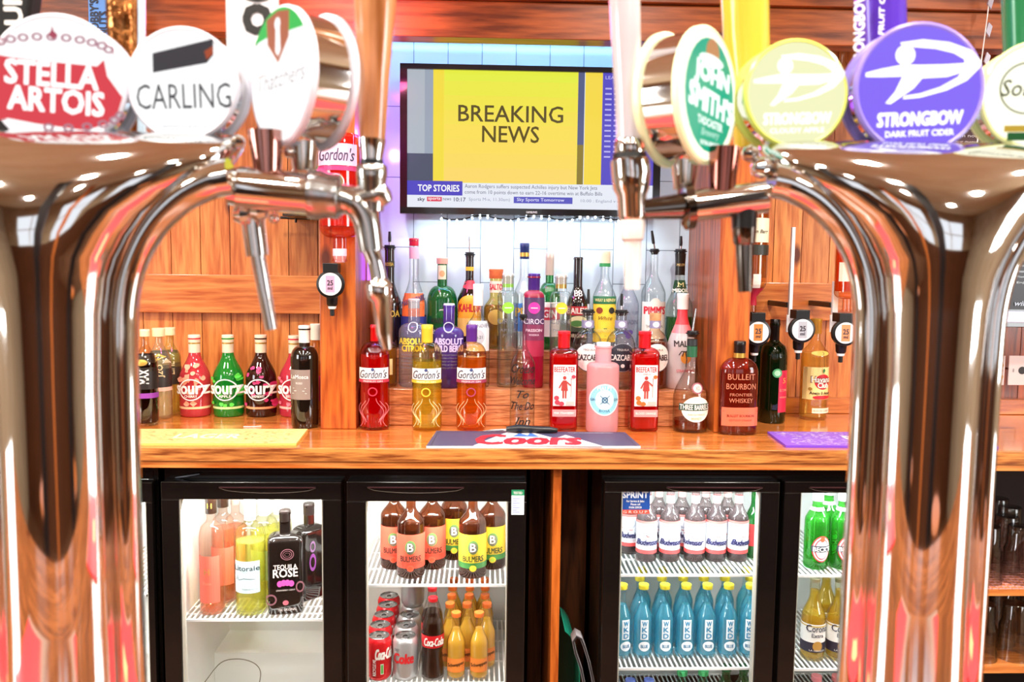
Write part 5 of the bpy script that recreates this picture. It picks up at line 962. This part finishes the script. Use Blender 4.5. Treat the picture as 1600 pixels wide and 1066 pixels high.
# right badges
def bow(c, t2, tc):
    def f(A):
        w = tc; q = lambda P: [(x, z*.63+22) for x, z in P]; A.disc(-25, 49, 15, 15, w)
        A.poly(q([(-84, 0), (-84, -10), (-60, -10), (-28, -8), (-38, -44), (-52, -72), (-44, -74), (-10, -36), (2, -12), (40, -8), (72, 8), (80, 20), (72, 26), (40, 22), (0, 20), (-28, 20), (-60, 10)]), w)
        A.poly(q([(-34, 72), (0, 80), (40, 74), (74, 56), (90, 30), (88, 14), (70, -16), (40, -40), (0, -58), (-26, -62), (-24, -54), (0, -48), (30, -32), (56, -8), (66, 16), (64, 34), (48, 48), (20, 58), (-16, 62), (-32, 66)]), w)
        A.text('STRONGBOW', 2, -46, 130, 20, w, .06, .1, .05); A.text(t2, 2, -68, 104, 9, w, .04, 0, .05)
    return f
badge(RF, 1108, 150, .69, 106, .86, EM('#ffffe8', 1.3), PM('#e8eebc', .25, 0, .3), L=.04, artf=lambda A: (A.disc(0, 0, 80, 82, EM('#14b48a', 1.0)), A.disc(4, 62, 22, 20, EM('#d89858', .9)), A.disc(0, 50, 40, 9, EM('#f4fff8', 1.2)), A.text('JOHN', 4, 26, 112, 32, EM('#f4fff8', 1.3), .08, 0, -.06), A.text("SMITH'S", 4, -10, 144, 32, EM('#f4fff8', 1.3), .08, 0, -.1), A.text('TADCASTER', 0, -40, 82, 11, EM('#f4fff8', 1.2), .05, 0, -.06), A.text('Brewery', 0, -56, 60, 14, EM('#b8ecd8', 1), .02, .3), A.text('EXTRA SMOOTH', 0, -70, 64, 6, EM('#f4fff8', 1.2), .05)))
badge(RF, 1245, 146, .7, 84, .05, EM('#f6f8c4', .98), PM('#c8d060', .25, 0, .3), artf=bow(0, 'CLOUDY APPLE', EM('#ffffff', 1.3)))
badge(RF, 1437, 138, .695, 102, -.05, EM('#8468f4', 1.05), PM('#8a78c8', .25, 0, .2), artf=bow(0, 'DARK FRUIT CIDER', EM('#ffffff', 1.5)))
badge(RF, 1622, 148, .69, 84, -.2, EM('#ffffe8', 1.3), PM('#e4e49a', .25, 0, .4), artf=lambda A: (A.disc(-20, 12, 48, 48, EM('#a8a878', .5), .93, .6, 5), A.text('Somersby', 10, 8, 150, 40, EM('#8a8a60', .5), .01, .2), A.rect(-56, 60, -68, -56, EM('#e0b83a', .8)), A.rect(-50, 54, -84, -69, EM('#2a7a3a', .6))))
# left faucet assembly
def lt(m, root, pts, Y, rads, mat, seg=20, n=1):
    P = [W(px, py, Y if not isinstance(Y, (list, tuple)) else Y[i])-root.location for i, (px, py) in enumerate(pts)]; s = sc(W(pts[0][0], pts[0][1], Y if not isinstance(Y, (list, tuple)) else Y[0]))
    if n > 1:
        P2 = cr(P, n); R = []
        for i in range(len(rads)-1): R += [rads[i]+(rads[i+1]-rads[i])*k/n for k in range(n)]
        R.append(rads[-1]); P, rads = P2, R
    m.tube(P, [r*s for r in rads], mat, seg)
Y = .66
m = MB(); lt(m, LF, [(360, 292), (374, 293), (376, 293), (500, 305)], Y, [29, 31, 33, 33], CHROME, 28); lt(m, LF, [(484, 303), (486, 303), (500, 305), (512, 306), (530, 308), (534, 308)], Y, [35, 39, 39, 35, 35, 28], STEEL, 28); m.build('shank', LF)
fa = MB(); lt(fa, LF, [(530, 309), (556, 318), (572, 345), (580, 392)], Y, [22, 24, 21, 19], PM('#c9c9c6', .16, 1), 22, 5); lt(fa, LF, [(560, 312), (590, 305), (604, 318)], Y, [20, 22, 12], PM('#c9c9c6', .16, 1), 20, 4); lt(fa, LF, [(581, 330), (581, 280), (581, 276), (581, 262), (581, 258)], Y, [18, 23, 24, 24, 22], PM('#c9c9c6', .16, 1), 24); fo = fa.build('faucet', LF)
m = MB(); lt(m, LF, [(581, 258), (581, 250)], Y, [18, 18], BLACK, 24); lt(m, LF, [(581, 250), (581, 246), (582, 218)], Y, [17, 17, 22], CHROME, 24); m.build('ferrule', LF)
m = MB(); lt(m, LF, [(582, 218), (583, 120), (586, 0), (588, -120), (588, -160)], Y, [20, 25, 33, 34, 20], wood('tap_handle_wood', '#c98a5c', '#8a5228', 'z', coat=.8, rough=.15, knots=False), 28); m.build('tap_handle', LF)
m = MB(); lt(m, LF, [(578, 388), (586, 410), (592, 440)], Y, [14, 13, 13], CHROME, 20, 4); lt(m, LF, [(590, 436), (591, 444), (593, 462), (597, 470), (600, 520), (605, 546)], Y, [14, 20, 19, 15, 12, 7], CHROME, 20); m.build('spout', LF)
m = MB(); lt(m, LF, [(392, 300), (395, 345), (402, 400)], Y+.02, [22, 18, 17], CHROME, 20, 3); lt(m, LF, [(402, 396), (410, 440), (424, 515)], Y+.02, [11, 11, 10], CHROME, 18, 4); m.build('spout', LF)
for x, y, r in ((378, 335, 16), (428, 341, 9), (405, 330, 16), (372, 222, 12), (452, 238, 10)):
    m = MB(); lt(m, LF, [(x-r, y), (x-r*.7, y), (x, y), (x+r*.7, y), (x+r, y)], Y+.005, [1, r*.7, r, r*.7, 1], CHROME, 16); m.build('valve_knob', LF)
m = MB(); lt(m, LF, [(415, 205), (418, 275)], Y, [28, 20], PM('#c08a80', .12, 1), 20); m.build('badge_post', LF)
# tall handles behind left badges
m = MB(); lt(m, LF, [(196, 225), (194, 100), (192, 20), (190, -60)], .74, [20, 22, 24, 24], noisy('hammered_copper', '#c88a50', '#a8683a', 60, .15, .8, 1), 20); lt(m, LF, [(214, 225), (212, 60), (212, -60)], .745, [14, 14, 14], PM('#bcd4e4', .2), 16); m.build('tap_handle', LF)
m = MB(); P0 = W(390, 20, .76)-LF.location; s = sc(W(390, 20, .76)); m.box(-38*s, 38*s, 0, .02, -110*s, 90*s, PM('#e8e8ea', .3), Matrix.Translation(P0)); 
A = Art(m, lambda x, z, l: (P0.x+x, P0.y-.0005-l*.0001, P0.z+z), s); A.text('O', 12, -10, 40, 42, BLK, .09); A.text('O', 12, 28, 40, 20, BLK, .09); m.build('tap_handle', LF, bev=.003)
m = MB(); P1 = W(12, 0, .76)-LF.location; M2 = Matrix.Translation(P1) @ Matrix.Rotation(.18, 4, 'Y'); m.box(-34*s, 34*s, 0, .02, -200*s, 90*s, BLACK, M2); A = Art(m, lambda x, z, l: tuple(M2 @ Vector((x, -.0005-l*.0001, z))), s); A.text('UMM', 6, 10, 90, 26, WH, .05, 0, PI/2+.2); m.build('tap_handle', LF, bev=.003)
# right faucet assembly
Y = .69
m = MB(); lt(m, RF, [(1195, 308), (1080, 322)], Y, [25, 25], CHROME, 28); lt(m, RF, [(1082, 321), (1080, 321), (1068, 323), (1066, 323)], Y, [26, 37, 37, 28], DCHROME, 28); lt(m, RF, [(1070, 322), (1003, 328)], Y, [21, 15], DCHROME, 24); m.build('shank', RF)
m = MB(); lt(m, RF, [(984, 218), (984, 224), (984, 240), (984, 244), (984, 250), (986, 272), (986, 296), (987, 306), (988, 338), (988, 346)], Y, [22, 24, 24, 22, 30, 31, 28, 23, 22, 18], CHROME, 26); lt(m, RF, [(984, 240), (984, 248)], Y, [26, 27], BLACK, 26); m.build('faucet', RF)
m = MB(); lt(m, RF, [(984, 222), (982, 150), (978, 60), (974, -60), (972, -140)], Y, [21, 21, 23, 25, 20], PM('#d4d2d8', .12, .2, 0, .8), 26); m.build('tap_handle', RF)
m = MB(); lt(m, RF, [(988, 344), (988, 352), (988, 374), (988, 377), (988, 452)], Y, [19, 21, 18, 14.5, 12], PM('#e4e2dc', .35), 22); m.build('spout', RF)
m = MB(); lt(m, RF, [(1163, 320), (1163, 356)], Y, [20, 19], BLACK, 20); lt(m, RF, [(1163, 356), (1163, 380), (1163, 383), (1164, 456)], Y, [19, 17, 14, 11], DCHROME, 20); m.build('spout', RF)
m = MB()
lt(m, RF, [(1132, 230), (1128, 300)], Y, [24, 20], PM('#a8685c', .12, 1), 20); m.build('badge_post', RF)
for x, y, r in ((1190, 262, 18), (1172, 240, 14), (1215, 285, 20), (1592, 280, 24), (1570, 250, 14)):
    m = MB(); lt(m, RF, [(x-r, y), (x-r*.7, y), (x, y), (x+r*.7, y), (x+r, y)], Y+.005, [1, r*.7, r, r*.7, 1], CHROME, 16); m.build('valve_knob', RF)
m = MB(); lt(m, RF, [(1178, 230), (1166, 60), (1162, -40)], .78, [30, 35, 37], PM('#d8c040', .2, .1, 0, .6), 24); m.build('tap_handle', RF)
m = MB(); lt(m, RF, [(1385, 230), (1377, 60), (1373, -40)], .78, [33, 37, 38], PM('#5a34b8', .2, .1, 0, .6), 24)
Pq = W(1377, 30, .74)-RF.location; s = sc(W(1377, 30, .74)); A = Art(m, lambda x, z, l: (Pq.x+x, Pq.y+.012+abs(x)*.3-l*.0001, Pq.z+z), s); A.text('STRONGBOW', -22, -12, 130, 15, WH, .05, 0, PI/2+.03); A.text('DARK FRUIT CIDER', 12, 6, 140, 10, WH, .04, 0, PI/2+.03); m.build('tap_handle', RF)
m = MB(); lt(m, RF, [(1600, 230), (1596, 60), (1594, -40)], .78, [22, 26, 27], PM('#2a7a4a', .2, .1, 0, .6), 24); m.build('tap_handle', RF)

# ================================================================== ROOM BEHIND (seen in the chrome)
n_ = 0
for x, y in LAMPS:
    m = MB(); m.lathe([(.0, -.004), (.035, -.004), (.045, -.001), (.05, 0)], EM('#ffe2b0', 12), 20); o = m.build('downlight'); o.location = (x, y, 2.549)
    tag(o, 'small round ceiling downlight, %s, %s' % ({1.25: 'row over the serving aisle', .35: 'row over the customer bar', -.6: 'first row behind the viewer', -1.6: 'second row behind the viewer'}[y], {-1.5: 'far left', -.5: 'centre left', .5: 'centre right', 1.5: 'far right'}[x]), 'ceiling light', 'ceiling downlights')
for i, (x, y) in enumerate(((-.9, -1.2), (1.0, -1.0))):
    t = thing('bar_stool', ['wooden bar stool behind the viewer on the left', 'wooden bar stool behind the viewer on the right'][i], 'stool', (x, y, .0005)); m = MB(); m.lathe([(0, .72), (.17, .72), (.18, .735), (.17, .75), (0, .755)], PM('#b8652c', .3), 28); m.build('seat', t)
    for a in range(4): q = a*PI/2+.78; m = MB(); m.tube([(.2*math.cos(q), .2*math.sin(q), .0), (.12*math.cos(q), .12*math.sin(q), .72)], .016, PM('#2a1a12', .4), 10); m.build('leg', t)
    m = MB(); m.lathe([(.155, .3), (.17, .3), (.17, .32), (.155, .32), (.155, .3)], STEEL, 28); m.build('foot_ring', t)

for i, (x, y, c, nm) in enumerate(((-.75, -.9, '#1a1414', 'black square timber post behind the viewer, left one'), (.62, -.7, '#1a1414', 'black square timber post behind the viewer, right one'), (-.15, -2.3, '#c06a30', 'orange pine post in the middle of the pub floor'))):
    m = MB(); m.box(x-.08, x+.08, y-.08, y+.08, .0005, 2.549, PM(c, .4)); tag(m.build('timber_post', bev=.004), nm, 'post')  # unseen posts added only to give the chrome columns dark and orange streaks
